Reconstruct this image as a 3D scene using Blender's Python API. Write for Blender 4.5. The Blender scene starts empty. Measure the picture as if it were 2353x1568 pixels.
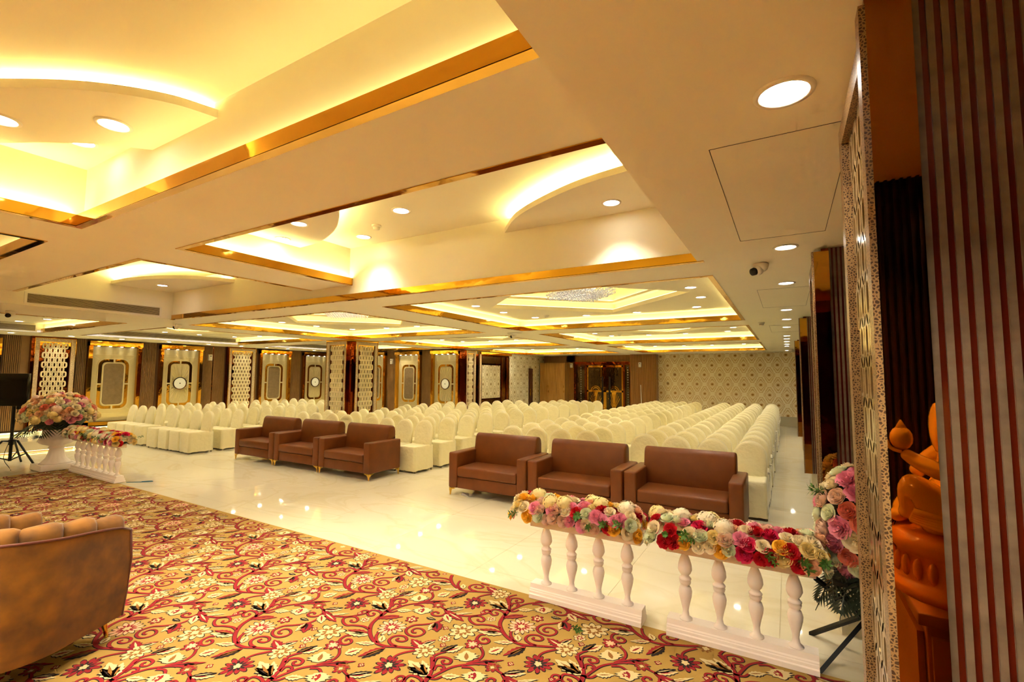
import bpy, math, random
from mathutils import Matrix, Vector
random.seed(7)
PI = math.pi
sc = bpy.context.scene
COL = sc.collection

# ------------------------------------------------------------------ camera, world, exposure
CAM_H = 1.75
cam_d = bpy.data.cameras.new('camera')
cam_d.sensor_fit = 'HORIZONTAL'; cam_d.sensor_width = 36.0
cam_d.lens = 1081.3 / 2353 * 36.0
cam_d.clip_start = 0.02
cam = bpy.data.objects.new('camera', cam_d); COL.objects.link(cam)
def cam_matrix(p, t, r):
    f = Vector((math.sin(p)*math.cos(t), math.cos(p)*math.cos(t), math.sin(t)))
    rt = Vector((math.cos(p), -math.sin(p), 0)); up = rt.cross(f)
    c, s = math.cos(r), math.sin(r)
    R, U = c*rt + s*up, -s*rt + c*up
    m = Matrix.Identity(4)
    for i in range(3):
        m[i][0], m[i][1], m[i][2] = R[i], U[i], -f[i]
    m[2][3] = CAM_H
    return m
cam.matrix_world = cam_matrix(-0.52838, 0.07452, 0.00636)
sc.camera = cam
w = bpy.data.worlds.new('world'); sc.world = w; w.use_nodes = True
w.node_tree.nodes['Background'].inputs[0].default_value = (1.0, 0.82, 0.6, 1)
w.node_tree.nodes['Background'].inputs[1].default_value = 0.25
sc.view_settings.view_transform = 'Standard'; sc.view_settings.look = 'None'
sc.view_settings.gamma = 1.0; sc.view_settings.use_curve_mapping = False
sc.view_settings.exposure = EXPOSURE = 1.92
cy = sc.cycles
cy.use_denoising = True; cy.max_bounces = 6; cy.diffuse_bounces = 4; cy.glossy_bounces = 4
cy.use_light_tree = False; cy.use_adaptive_sampling = True; cy.adaptive_threshold = .09; cy.adaptive_min_samples = 20
cy.transmission_bounces = 4; cy.sample_clamp_indirect = 6.0; cy.caustics_reflective = False; cy.caustics_refractive = False
# lamp powers and colours
LED = (1.0, 0.83, 0.31); LED_S = 9.5
DOWN = (1.0, 0.93, 0.74); DOWN_W = 9.0
Z_LOW, Z_BEAM, Z_UP, Z_TRAY = 2.687, 2.87, 3.34, 2.885

# ------------------------------------------------------------------ helpers
def hx(s):
    s = s.lstrip('#'); o = []
    for i in (0, 2, 4):
        c = int(s[i:i+2], 16)/255
        o.append(c/12.92 if c <= .04045 else ((c+.055)/1.055)**2.4)
    return (*o, 1)
ORD = ['zeroth','first','second','third','fourth','fifth','sixth','seventh','eighth','ninth','tenth','eleventh','twelfth','thirteenth','fourteenth','fifteenth','sixteenth','seventeenth','eighteenth']
def cr(pts, n=8, closed=False):
    P = [Vector(p) for p in pts]; out = []; L = len(P)
    for i in range(L if closed else L-1):
        a = P[(i-1) % L] if closed or i > 0 else P[0]*2-P[1]
        b = P[i]; c = P[(i+1) % L]
        d = P[(i+2) % L] if closed or i+2 < L else P[-1]*2-P[-2]
        for k in range(n):
            t = k/n
            out.append(.5*((2*b)+(c-a)*t+(2*a-5*b+4*c-d)*t*t+(3*b-a-3*c+d)*t**3))
    if not closed: out.append(P[-1])
    return out
class MB:
    def __init__(s, T=None): s.v = []; s.f = []; s.m = []; s.T = T; s.mi = 0
    def add(s, vs, fs):
        b = len(s.v)
        s.v += [tuple(s.T(*p)) for p in vs] if s.T else [tuple(p) for p in vs]
        s.f += [tuple(b+i for i in f) for f in fs]; s.m += [s.mi]*len(fs)
        return s
    def box(s, x0, x1, y0, y1, z0, z1):
        return s.add([(x0,y0,z0),(x1,y0,z0),(x1,y1,z0),(x0,y1,z0),(x0,y0,z1),(x1,y0,z1),(x1,y1,z1),(x0,y1,z1)],
              [(3,2,1,0),(4,5,6,7),(0,1,5,4),(1,2,6,5),(2,3,7,6),(3,0,4,7)])
    def quad(s, *p): return s.add(p, [tuple(range(len(p)))])
    def prism(s, poly, z0, z1, caps=True):
        n = len(poly)
        vs = [(p[0],p[1],z0) for p in poly]+[(p[0],p[1],z1) for p in poly]
        fs = [(i,(i+1)%n,n+(i+1)%n,n+i) for i in range(n)]
        if caps: fs += [tuple(range(n))[::-1], tuple(range(n,2*n))]
        return s.add(vs, fs)
    def strip(s, A, B, closed=True):
        n = len(A); k = n if closed else n-1
        return s.add(list(A)+list(B), [(i,(i+1)%n,n+(i+1)%n,n+i) for i in range(k)])
    def loft(s, rings, cap0=True, cap1=True, closed=True):
        n = len(rings[0]); vs = [p for r in rings for p in r]; fs = []
        for j in range(len(rings)-1):
            for i in range(n if closed else n-1):
                a = j*n+i; b = j*n+(i+1)%n
                fs.append((a, b, b+n, a+n))
        if cap0: fs.append(tuple(range(n))[::-1])
        if cap1: fs.append(tuple(range((len(rings)-1)*n, len(rings)*n)))
        return s.add(vs, fs)
    def lathe(s, prof, n=16, cx=0, cy=0, flute=None):
        R = []
        for r, z in prof:
            ring = []
            for i in range(n):
                a = 2*PI*i/n; q = r*(1+(flute(a, z) if flute else 0))
                ring.append((cx+q*math.cos(a), cy+q*math.sin(a), z))
            R.append(ring)
        return s.loft(R)
    def tube(s, pts, r, n=8, caps=True):
        P = [Vector(p) for p in pts]; R = []
        for i, p in enumerate(P):
            d = (P[min(i+1,len(P)-1)]-P[max(i-1,0)]).normalized()
            u = d.cross(Vector((0,0,1)) if abs(d.z) < .95 else Vector((1,0,0))).normalized(); v = d.cross(u)
            rr = r[i] if isinstance(r, (list, tuple)) else r
            R.append([p+rr*(math.cos(2*PI*k/n)*u+math.sin(2*PI*k/n)*v) for k in range(n)])
        return s.loft(R, caps, caps)
    def ball(s, c, r, n=10, m=6, sq=(1,1,1)):
        R = []
        for j in range(m+1):
            t = PI*j/m; q = max(math.sin(t), .02)
            R.append([(c[0]+r*sq[0]*q*math.cos(2*PI*i/n), c[1]+r*sq[1]*q*math.sin(2*PI*i/n), c[2]-r*sq[2]*math.cos(t)) for i in range(n)])
        return s.loft(R)
    def mesh(s, name, mats, smooth=False):
        me = bpy.data.meshes.new(name); me.from_pydata(s.v, [], s.f); 
        for m in (mats if isinstance(mats, (list, tuple)) else [mats]): me.materials.append(m)
        if any(s.m): me.polygons.foreach_set('material_index', s.m)
        if smooth: me.shade_smooth()
        me.update(); return me
    def build(s, name, mats, parent=None, smooth=False, bevel=0, seg=2, kind=None, loc=None):
        return ob(name, s.mesh(name, mats, smooth), parent, bevel, seg, kind, loc)
def ob(name, me, parent=None, bevel=0, seg=2, kind=None, loc=None):
    o = bpy.data.objects.new(name, me); COL.objects.link(o)
    if parent: o.parent = parent
    if loc: o.location = loc
    if bevel:
        b = o.modifiers.new('bevel', 'BEVEL'); b.width = bevel; b.segments = seg; b.limit_method = 'ANGLE'; b.angle_limit = .6
        me.shade_smooth()
    if kind: o['kind'] = kind
    return o
def empty(name, loc=(0,0,0), label=None, cat=None, group=None, kind=None, rz=0):
    o = bpy.data.objects.new(name, None); COL.objects.link(o); o.location = loc; o.rotation_euler = (0,0,rz); o.empty_display_size = .05
    return tag(o, label, cat, group, kind)
def tag(o, label=None, cat=None, group=None, kind=None):
    if label: o['label'] = label
    if cat: o['category'] = cat
    if group: o['group'] = group
    if kind: o['kind'] = kind
    return o
def dup(root, loc=None, rz=None, label=None):
    r = root.copy(); COL.objects.link(r)
    if loc is not None: r.location = loc
    if rz is not None: r.rotation_euler = (0,0,rz)
    if label: r['label'] = label
    for ch in list(root.children):
        c = ch.copy(); COL.objects.link(c); c.parent = r; c.matrix_parent_inverse = ch.matrix_parent_inverse
        for g in list(ch.children):
            d = g.copy(); COL.objects.link(d); d.parent = c
    return r
def smooth_by_angle(o, ang=.7):
    o.data.shade_smooth()
    try: o.data.set_sharp_from_angle(angle=ang)
    except Exception: pass
    return o

# ------------------------------------------------------------------ materials
def nodes(name):
    m = bpy.data.materials.new(name); m.use_nodes = True
    nt = m.node_tree; return m, nt, nt.nodes['Principled BSDF']
def pm(name, col, rough=.5, metal=0.0, var=None, bump=None, coat=0, emit=None, spec=None, space='Object', sheen=0):
    m, nt, b = nodes(name); N, L = nt.nodes, nt.links
    c = hx(col) if isinstance(col, str) else col
    b.inputs['Base Color'].default_value = c; b.inputs['Roughness'].default_value = rough; b.inputs['Metallic'].default_value = metal
    if coat: b.inputs['Coat Weight'].default_value = coat; b.inputs['Coat Roughness'].default_value = .08
    if sheen: b.inputs['Sheen Weight'].default_value = sheen; b.inputs['Sheen Roughness'].default_value = .4
    if spec is not None: b.inputs['Specular IOR Level'].default_value = spec
    if emit: b.inputs['Emission Color'].default_value = (*emit[0], 1); b.inputs['Emission Strength'].default_value = emit[1]
    tc = None
    def coord():
        nonlocal tc
        if tc is None:
            if space == 'World': g = N.new('ShaderNodeNewGeometry'); tc = g.outputs['Position']
            else: g = N.new('ShaderNodeTexCoord'); tc = g.outputs['Object']
        return tc
    if var:
        n = N.new('ShaderNodeTexNoise'); n.inputs['Scale'].default_value = var[0]; n.inputs['Detail'].default_value = 4
        L.new(coord(), n.inputs['Vector'])
        r = N.new('ShaderNodeValToRGB'); r.color_ramp.elements[0].position = .3; r.color_ramp.elements[1].position = .7
        r.color_ramp.elements[0].color = hx(var[1]); r.color_ramp.elements[1].color = c
        L.new(n.outputs['Fac'], r.inputs['Fac']); L.new(r.outputs['Color'], b.inputs['Base Color'])
    if bump:
        n = N.new('ShaderNodeTexNoise'); n.inputs['Scale'].default_value = bump[0]; n.inputs['Detail'].default_value = 3
        L.new(coord(), n.inputs['Vector'])
        bp = N.new('ShaderNodeBump'); bp.inputs['Strength'].default_value = bump[1]; bp.inputs['Distance'].default_value = bump[2]
        L.new(n.outputs['Fac'], bp.inputs['Height']); L.new(bp.outputs['Normal'], b.inputs['Normal'])
    return m
def emat(name, col, s):
    m = bpy.data.materials.new(name); m.use_nodes = True; nt = m.node_tree; nt.nodes.clear()
    e = nt.nodes.new('ShaderNodeEmission'); o = nt.nodes.new('ShaderNodeOutputMaterial')
    e.inputs[0].default_value = (*col, 1); e.inputs[1].default_value = s; nt.links.new(e.outputs[0], o.inputs[0]); return m
M = {}
M['paint'] = pm('ceiling_paint', '#efe8d2', .75, var=(1.5, '#ece4cc'))
M['gold'] = pm('gold_mirror', '#d8a23a', .06, 1, bump=(2.5, .25, .02), space='World')
M['bronze'] = pm('bronze_mirror', '#7a3a16', .05, 1, bump=(2.2, .35, .03), space='World')
M['darkmirror'] = pm('dark_red_mirror', '#946028', .015, 1, bump=(1.3, .02, .02), space='World')
M['led'] = emat('warm_led', LED, LED_S)
M['lens'] = emat('downlight_lens', (1.0, .93, .8), 9.0)
M['smallspot'] = emat('small_spot', (1.0, .93, .8), 3.0)
M['white'] = pm('white_plastic', '#e8e2d4', .35)
M['black'] = pm('black_metal', '#0b0a0a', .35, .3)
M['screen'] = pm('black_screen', '#030303', .12)
M['grille'] = pm('grille_slat', '#b9a888', .5)
M['grilledark'] = pm('grille_dark', '#2a2520', .8)
M['plaster'] = pm('white_plaster', '#fbefe8', .5, bump=(60, .05, .002))
M['leather'] = pm('brown_leather', '#743c12', .42, bump=(190, .12, .002), var=(6, '#68340f'), spec=.35)
M['brass'] = pm('polished_brass', '#e6bd5a', .15, 1)
M['cover'] = pm('cream_chair_cover', '#efe4b8', .55, bump=(11, .6, .03), sheen=.2)
M['coverseam'] = pm('cream_piping', '#f5eed6', .5)
M['chairleg'] = pm('grey_steel_leg', '#8d8168', .35, .8)
M['velvet'] = pm('ochre_velvet', '#8f5a04', .85, var=(7, '#5c3603'), bump=(300, .1, .001), sheen=.25)
M['piping'] = pm('rust_piping', '#5a1e06', .6, sheen=.3)
M['wood'] = None
M['suede'] = pm('brown_suede', '#8b7550', .9, var=(14, '#7d6845'), bump=(200, .15, .002))
M['creampanel'] = pm('cream_lacquer', '#cdbb86', .4)
M['creamtrim'] = pm('cream_moulding', '#d8c896', .4)
M['loop'] = pm('cream_lattice', '#f2dfae', .4)
M['fluteback'] = pm('flute_back', '#5a3a22', .5)
M['flute'] = pm('fluted_wood', '#a8804f', .4, var=(3, '#956f42'))
M['plinth'] = pm('marble_plinth', '#e0d6bd', .12, var=(1.5, '#d5c8a8'), space='World')
M['slatgrey'] = pm('grey_stone_slat', '#73604c', .4, var=(25, '#5e4d3c'))
M['slatdark'] = pm('dark_slat_gap', '#5a1a08', .2, 0.3)
M['statue'] = pm('amber_statue', '#ffd04c', .18, coat=.6, var=(4, '#f0b030'))
M['statuedark'] = pm('amber_statue_base', '#d9821e', .25, coat=.4)
M['darkwood'] = pm('dark_fluted_wood', '#25120a', .35)
M['counter'] = pm('oak_veneer', '#a8672c', .35, var=(3, '#935722'))
M['green'] = pm('dark_palm_leaf', '#1f2d1c', .4)
M['leaf'] = pm('green_leaf', '#4d7a2e', .5)
M['leafdark'] = pm('foliage_gap', '#2f3a1c', .7)
M['wire'] = pm('blue_wire', '#2c5f70', .4)
M['doorglass'] = pm('bronze_glass', '#5a4a30', .06, .85, bump=(6, .3, .01))
M['doorwood'] = pm('dark_door', '#4a1d0c', .4)
M['filig'] = None
FL = {}
for k, c, d in (('red','#e0142a','#c00a1e'),('pink','#fdb2c6','#f58aa8'),('yellow','#ffd04a','#fcbc30'),('cream','#fff2d6','#f9e4b4'),
                ('peach','#fccba4','#f5b485'),('pale','#fafae4','#eaf0c0'),('magenta','#ee3068','#d01a4c'),('blush','#fde0cc','#f8cdb0'),('butter','#fae6a8','#f0d27c'),('coral','#f89a82','#ee7c62')):
    FL[k] = pm('petal_'+k, c, .6, var=(22, d))
def wood_mat(name, c0, c1, scale=1.0, rough=.35):
    m, nt, b = nodes(name); N, L = nt.nodes, nt.links
    g = N.new('ShaderNodeNewGeometry'); mp = N.new('ShaderNodeMapping'); mp.inputs['Scale'].default_value = (9*scale, 9*scale, .5*scale)
    n = N.new('ShaderNodeTexNoise'); n.inputs['Scale'].default_value = 2.5; n.inputs['Detail'].default_value = 6
    r = N.new('ShaderNodeValToRGB'); r.color_ramp.elements[0].position = .35; r.color_ramp.elements[1].position = .68
    r.color_ramp.elements[0].color = hx(c0); r.color_ramp.elements[1].color = hx(c1)
    L.new(g.outputs['Position'], mp.inputs['Vector']); L.new(mp.outputs[0], n.inputs['Vector']); L.new(n.outputs['Fac'], r.inputs['Fac']); L.new(r.outputs[0], b.inputs['Base Color'])
    b.inputs['Roughness'].default_value = rough; return m
M['wood'] = wood_mat('oak_grain', '#b07c38', '#c9984e')
M['woodwall'] = wood_mat('wood_slat_wall', '#8f6128', '#ab7838')
def math_node(N, L, op, a, b=None):
    n = N.new('ShaderNodeMath'); n.operation = op
    for i, x in enumerate((a, b)):
        if x is None: continue
        if isinstance(x, (int, float)): n.inputs[i].default_value = x
        else: L.new(x, n.inputs[i])
    return n.outputs[0]
def wallpaper(name, stops, w_=.56, h_=.74):
    m, nt, b = nodes(name); N, L = nt.nodes, nt.links
    g = N.new('ShaderNodeNewGeometry'); s = N.new('ShaderNodeSeparateXYZ'); L.new(g.outputs['Position'], s.inputs[0])
    u = math_node(N, L, 'MULTIPLY', math_node(N, L, 'ADD', s.outputs[0], s.outputs[1]), 2*PI/w_)
    gz = math_node(N, L, 'MULTIPLY', s.outputs[2], 2*PI/h_)
    gz = math_node(N, L, 'ADD', gz, math_node(N, L, 'MULTIPLY', math_node(N, L, 'SINE', math_node(N, L, 'MULTIPLY', gz, 2)), .28))
    ca = math_node(N, L, 'ADD', math_node(N, L, 'COSINE', math_node(N, L, 'ADD', u, gz)), 1)
    cb = math_node(N, L, 'ADD', math_node(N, L, 'COSINE', math_node(N, L, 'SUBTRACT', u, gz)), 1)
    t = math_node(N, L, 'POWER', math_node(N, L, 'MULTIPLY', math_node(N, L, 'MULTIPLY', ca, cb), .25), .8)
    wv = math_node(N, L, 'MULTIPLY', math_node(N, L, 'MULTIPLY', math_node(N, L, 'COSINE', math_node(N, L, 'MULTIPLY', u, 4)), math_node(N, L, 'COSINE', math_node(N, L, 'MULTIPLY', gz, 4))), .035)
    t = math_node(N, L, 'ADD', t, wv)
    r = N.new('ShaderNodeValToRGB'); r.color_ramp.interpolation = 'EASE'
    e = r.color_ramp.elements
    e[0].position = stops[0][0]; e[0].color = hx(stops[0][1]); e[1].position = stops[1][0]; e[1].color = hx(stops[1][1])
    for pos, c in stops[2:]:
        x = e.new(pos); x.color = hx(c)
    L.new(t, r.inputs['Fac']); L.new(r.outputs[0], b.inputs['Base Color']); b.inputs['Roughness'].default_value = .55
    return m
M['paper'] = wallpaper('damask_wallpaper', ((0,'#efe2c2'),(.04,'#ede0be'),(.09,'#c9a868'),(.15,'#e6d3a4'),(.22,'#efe3c4'),(.33,'#c8a668'),(.42,'#e2cd9c'),(.55,'#f1e6ca'),(.68,'#d9bf88'),(.80,'#efe2c0'),(.88,'#b98f44'),(.99,'#9c7230')))
M['paper2'] = wallpaper('grey_damask_wallpaper', ((0,'#e4dabe'),(.04,'#e2d8ba'),(.09,'#b0a078'),(.15,'#d3c7a0'),(.22,'#e6dcc2'),(.33,'#b0a078'),(.42,'#d0c49c'),(.55,'#e8dfc6'),(.68,'#c6b88c'),(.80,'#e2d8ba'),(.88,'#a08a58'),(.99,'#8f7846')), .54, .72)
def filigree(name='filigree_border', scale=80, c0='#e6d2a8', c1='#7a4c1c'):
    m, nt, b = nodes(name); N, L = nt.nodes, nt.links
    g = N.new('ShaderNodeNewGeometry'); v = N.new('ShaderNodeTexVoronoi'); v.feature = 'DISTANCE_TO_EDGE'; v.inputs['Scale'].default_value = scale
    r = N.new('ShaderNodeValToRGB'); r.color_ramp.elements[0].position = .12; r.color_ramp.elements[1].position = .2
    r.color_ramp.elements[0].color = hx(c0); r.color_ramp.elements[1].color = hx(c1)
    L.new(g.outputs['Position'], v.inputs['Vector']); L.new(v.outputs['Distance'], r.inputs['Fac']); L.new(r.outputs[0], b.inputs['Base Color'])
    b.inputs['Roughness'].default_value = .35; return m
M['filig'] = filigree(); M['filig2'] = filigree('shaded_mosaic', 130, '#8f7048', '#3a200c'); M['loop2'] = pm('shaded_lattice', '#a58a60', .2, .6)  # darker copies for the grazing pillar faces, shade mixed into their colour
def marble():
    m, nt, b = nodes('cream_marble'); N, L = nt.nodes, nt.links
    g = N.new('ShaderNodeNewGeometry')
    n1 = N.new('ShaderNodeTexNoise'); n1.inputs['Scale'].default_value = .9; n1.inputs['Detail'].default_value = 5; n1.inputs['Distortion'].default_value = 1.5
    mp = N.new('ShaderNodeMapping'); mp.inputs['Rotation'].default_value = (0,0,.6); mp.inputs['Scale'].default_value = (.5, 1.1, 1)
    L.new(g.outputs['Position'], mp.inputs[0]); L.new(mp.outputs[0], n1.inputs['Vector'])
    r = N.new('ShaderNodeValToRGB'); e = r.color_ramp.elements
    e[0].position = .30; e[0].color = hx('#dfd3b6'); e[1].position = .70; e[1].color = hx('#e3d8bd')
    for p, c in ((.46,'#e3d8bd'),(.495,'#dccfae'),(.53,'#e2d7bb')): x = e.new(p); x.color = hx(c)
    L.new(n1.outputs['Fac'], r.inputs['Fac']); L.new(r.outputs[0], b.inputs['Base Color'])
    b.inputs['Roughness'].default_value = .045; b.inputs['Specular IOR Level'].default_value = .55; return m
M['marble'] = marble()
M['joint'] = pm('tile_joint', '#b8a57c', .7)
# ================================================================== STRUCTURE
XL, XR, YB, YF = -16.5, 0.95, 19.9, -3.2
# ---- floor: marble tiles
floor = MB().quad((-17.5,YF-.3,-.006),(1.6,YF-.3,-.006),(1.6,20.2,-.006),(-17.5,20.2,-.006)).build('floor', M['joint'], kind='structure')
TS = 1.2
tile_me = MB().box(-TS/2+.0012, TS/2-.0012, -TS/2+.0012, TS/2-.0012, -.012, 0).mesh('tile', M['marble'])
x = -16.3
while x < 1.3:
    y = 3.1
    while y < 20:
        ob('tile', tile_me, floor, loc=(x, y, 0)); y += TS
    x += TS
for x, y in ((-12.7,1.9),(-13.9,1.9),(-12.7,.7),(-13.9,.7),(-15.1,1.9),(.5,1.9),(-11.5,1.9),(.5,.7)):
    ob('tile', tile_me, floor, loc=(x, y, 0))
# ---- ceiling
def rect_minus(x0, x1, y0, y1, holes):
    xs = sorted({x0, x1, *[min(max(h[i], x0), x1) for h in holes for i in (0,1)]})
    ys = sorted({y0, y1, *[min(max(h[i], y0), y1) for h in holes for i in (2,3)]})
    out = []
    for a, b in zip(xs, xs[1:]):
        for c, d in zip(ys, ys[1:]):
            mx, my = (a+b)/2, (c+d)/2
            if not any(h[0] < mx < h[1] and h[2] < my < h[3] for h in holes): out.append((a,b,c,d))
    return out
NEAR = (-9.1, -.6, YF, 4.0)
COLS = [(-4.70,-.61), (-9.80,-5.66), (-14.95,-10.78)]
ROWS = [(4.66,8.44), (9.36,13.02), (13.95,18.05)]
TRAYS = [(c[0],c[1],r[0],r[1]) for r in ROWS for c in COLS]
TRAYS = [t for t in TRAYS if not (t[0] < -10 and t[2] > 13)]
TRAY_E = (-14.85,-10.62,-.2,3.86)
mb = MB()
for a,b,c,d in rect_minus(-17.5, 1.6, YF, 20.2, [NEAR, TRAY_E]+TRAYS):
    mb.quad((a,c,Z_LOW),(a,d,Z_LOW),(b,d,Z_LOW),(b,c,Z_LOW))
ceiling = mb.build('ceiling', M['paint'], kind='structure')
MB().box(-17.6,1.7,YF-.2,20.4,3.6,3.7).build('roof_slab', M['paint'], ceiling)
# higher zone by the stage: upper ceiling, surrounding walls, beams
MB().box(-9.3,-.5,YF,4.2,Z_UP,Z_UP+.05).build('upper_ceiling', M['paint'], ceiling)
MB().box(-9.1,-.6,4.0,4.06,Z_LOW+.002,Z_UP).build('bulkhead_face', M['paint'], ceiling)
MB().box(-.6,-.54,YF,4.06,Z_LOW+.002,Z_UP).build('bulkhead_face', M['paint'], ceiling)
MB().box(-9.16,-9.1,YF,4.06,Z_LOW+.002,Z_UP).build('bulkhead_face', M['paint'], ceiling)
def beam(x0,x1,y0,y1): MB().box(x0,x1,y0,y1,Z_BEAM+.01,Z_UP).build('beam', M['paint'], ceiling)
S = .06
beam(-9.1,-.6,1.35+S,2.10-S); beam(-5.46+S,-4.64-S,2.10-S,4.0); beam(-5.44+S,-4.63-S,YF,1.35+S)
M['ledn'] = emat('stage_led', LED, LED_S*4); M['ledw'] = emat('stage_led_dim', LED, LED_S*.7)
def trim_side(p, q, out, z, h=.085, flange=.05, ledge=S, led=False):
    # p,q: ends of the opening edge; out: unit vector from opening towards the soffit
    (x0,y0),(x1,y1) = p, q; ox, oy = out
    d = Vector((x1-x0, y1-y0)).normalized()
    def bar(a, b, z0, z1, name, mat, e=0.0):
        X = [x0+ox*a-d.x*e, x1+ox*a+d.x*e, x0+ox*b-d.x*e, x1+ox*b+d.x*e]; Y = [y0+oy*a-d.y*e, y1+oy*a+d.y*e, y0+oy*b-d.y*e, y1+oy*b+d.y*e]
        MB().box(min(X),max(X),min(Y),max(Y),z0,z1).build(name, mat, ceiling)
    bar(0, .014, z-.004, z+h, 'gold_fascia', M['gold'])
    bar(0, flange, z-.006, z-.0005, 'gold_flange', M['gold'], flange if oy else 0)
    bar(.014, ledge+.02, z+h-.03, z+h-.02, 'cove_ledge', M['paint'])
    if led:
        a, b, e, zz = .022, .038, -.03, z+h-.010
        X = [x0+ox*a-d.x*e, x1+ox*a+d.x*e, x0+ox*b-d.x*e, x1+ox*b+d.x*e]; Y = [y0+oy*a-d.y*e, y1+oy*a+d.y*e, y0+oy*b-d.y*e, y1+oy*b+d.y*e]
        MB().quad((min(X),min(Y),zz),(max(X),min(Y),zz),(max(X),max(Y),zz),(min(X),max(Y),zz)).build('led_strip', M['led' if z < 2.8 else ('ledn' if ox else 'ledw')], ceiling)
def tray_trim(x0,x1,y0,y1,z,sides='nfwe',led='nfwe'):
    if 'f' in sides: trim_side((x0,y1),(x1,y1),(0,1),z,led='f' in led)
    if 'n' in sides: trim_side((x0,y0),(x1,y0),(0,-1),z,led='n' in led)
    if 'w' in sides: trim_side((x0,y0),(x0,y1),(-1,0),z,led='w' in led)
    if 'e' in sides: trim_side((x1,y0),(x1,y1),(1,0),z,led='e' in led)
# soffit plates under the beams (visible gold flange sits on these)
def soffit(x0,x1,y0,y1): MB().box(x0,x1,y0,y1,Z_BEAM,Z_BEAM+.02).build('beam_soffit', M['paint'], ceiling)
soffit(-9.1,-.6,1.354,2.096); soffit(-5.456,-4.644,2.096,4.0); soffit(-5.436,-4.634,YF,1.354)
tray_trim(-4.63,-.6,YF,1.35,Z_BEAM,'fw','fw'); tray_trim(-4.64,-.6,2.10,4.0,Z_BEAM,'nw','nw')  # near-edge LEDs here and below are added, unseen, to light the far wall
tray_trim(-9.1,-5.46,2.10,4.0,Z_BEAM,'ne','n'); tray_trim(-9.1,-5.44,YF,1.35,Z_BEAM,'fe','f')
trim_side((-9.1,3.984),(-.6,3.984),(0,1),Z_LOW,h=.07,ledge=.02)
# crescent plates with cove light above
def plate(outer, rest, z, th=.05, ledn=None):
    poly = [(p.x,p.y) for p in cr([(a,b,0) for a,b in outer], 8)]
    MB().prism(poly+rest, z, z+th).build('crescent_plate', M['paint'], ceiling)
    o = [Vector((a,b,0)) for a,b in poly]; c = sum((Vector((a,b,0)) for a,b in rest), Vector())/len(rest)
    A = []; B = []
    for i, p in enumerate(o):
        t = (o[min(i+1,len(o)-1)]-o[max(i-1,0)]).normalized(); nrm = Vector((t.y,-t.x,0))
        if (c-p).dot(nrm) < 0: nrm = -nrm
        A.append(p+nrm*.10); B.append(p+nrm*.118)
    m = MB(); zt = z+th
    A, B = A[::3], B[::3]
    m.strip([(p.x,p.y,zt+.012) for p in A],[(p.x,p.y,zt+.012) for p in B],False)
    m.build('led_strip', M['led2'], ceiling)
M['led2'] = emat('bright_led', LED, LED_S*10)
inner = [(p.x,p.y) for p in cr([(-3.59,1.43,0),(-3.80,1.22,0),(-4.06,1.04,0),(-4.38,.87,0),(-4.70,.75,0)],6)][::-1]
plate([(-2.81,1.43),(-2.90,1.18),(-3.14,.92),(-3.51,.68),(-4.0,.42),(-4.70,.2)], inner, 3.24)
plate([(-2.43,4.0),(-2.05,3.62),(-1.45,3.31),(-.94,3.19),(-.58,3.16)], [(-.58,4.0)], 3.20)
plate([(-4.70,3.3),(-4.30,3.25),(-3.92,3.1),(-3.64,2.94),(-3.37,2.72),(-3.2,2.40),(-3.15,2.12)], [(-4.70,2.12)], 3.18)
plate([(-9.1,3.12),(-8.5,3.15),(-7.85,3.34),(-7.43,3.66),(-7.25,4.0)], [(-9.1,4.0)], 3.15)
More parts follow.
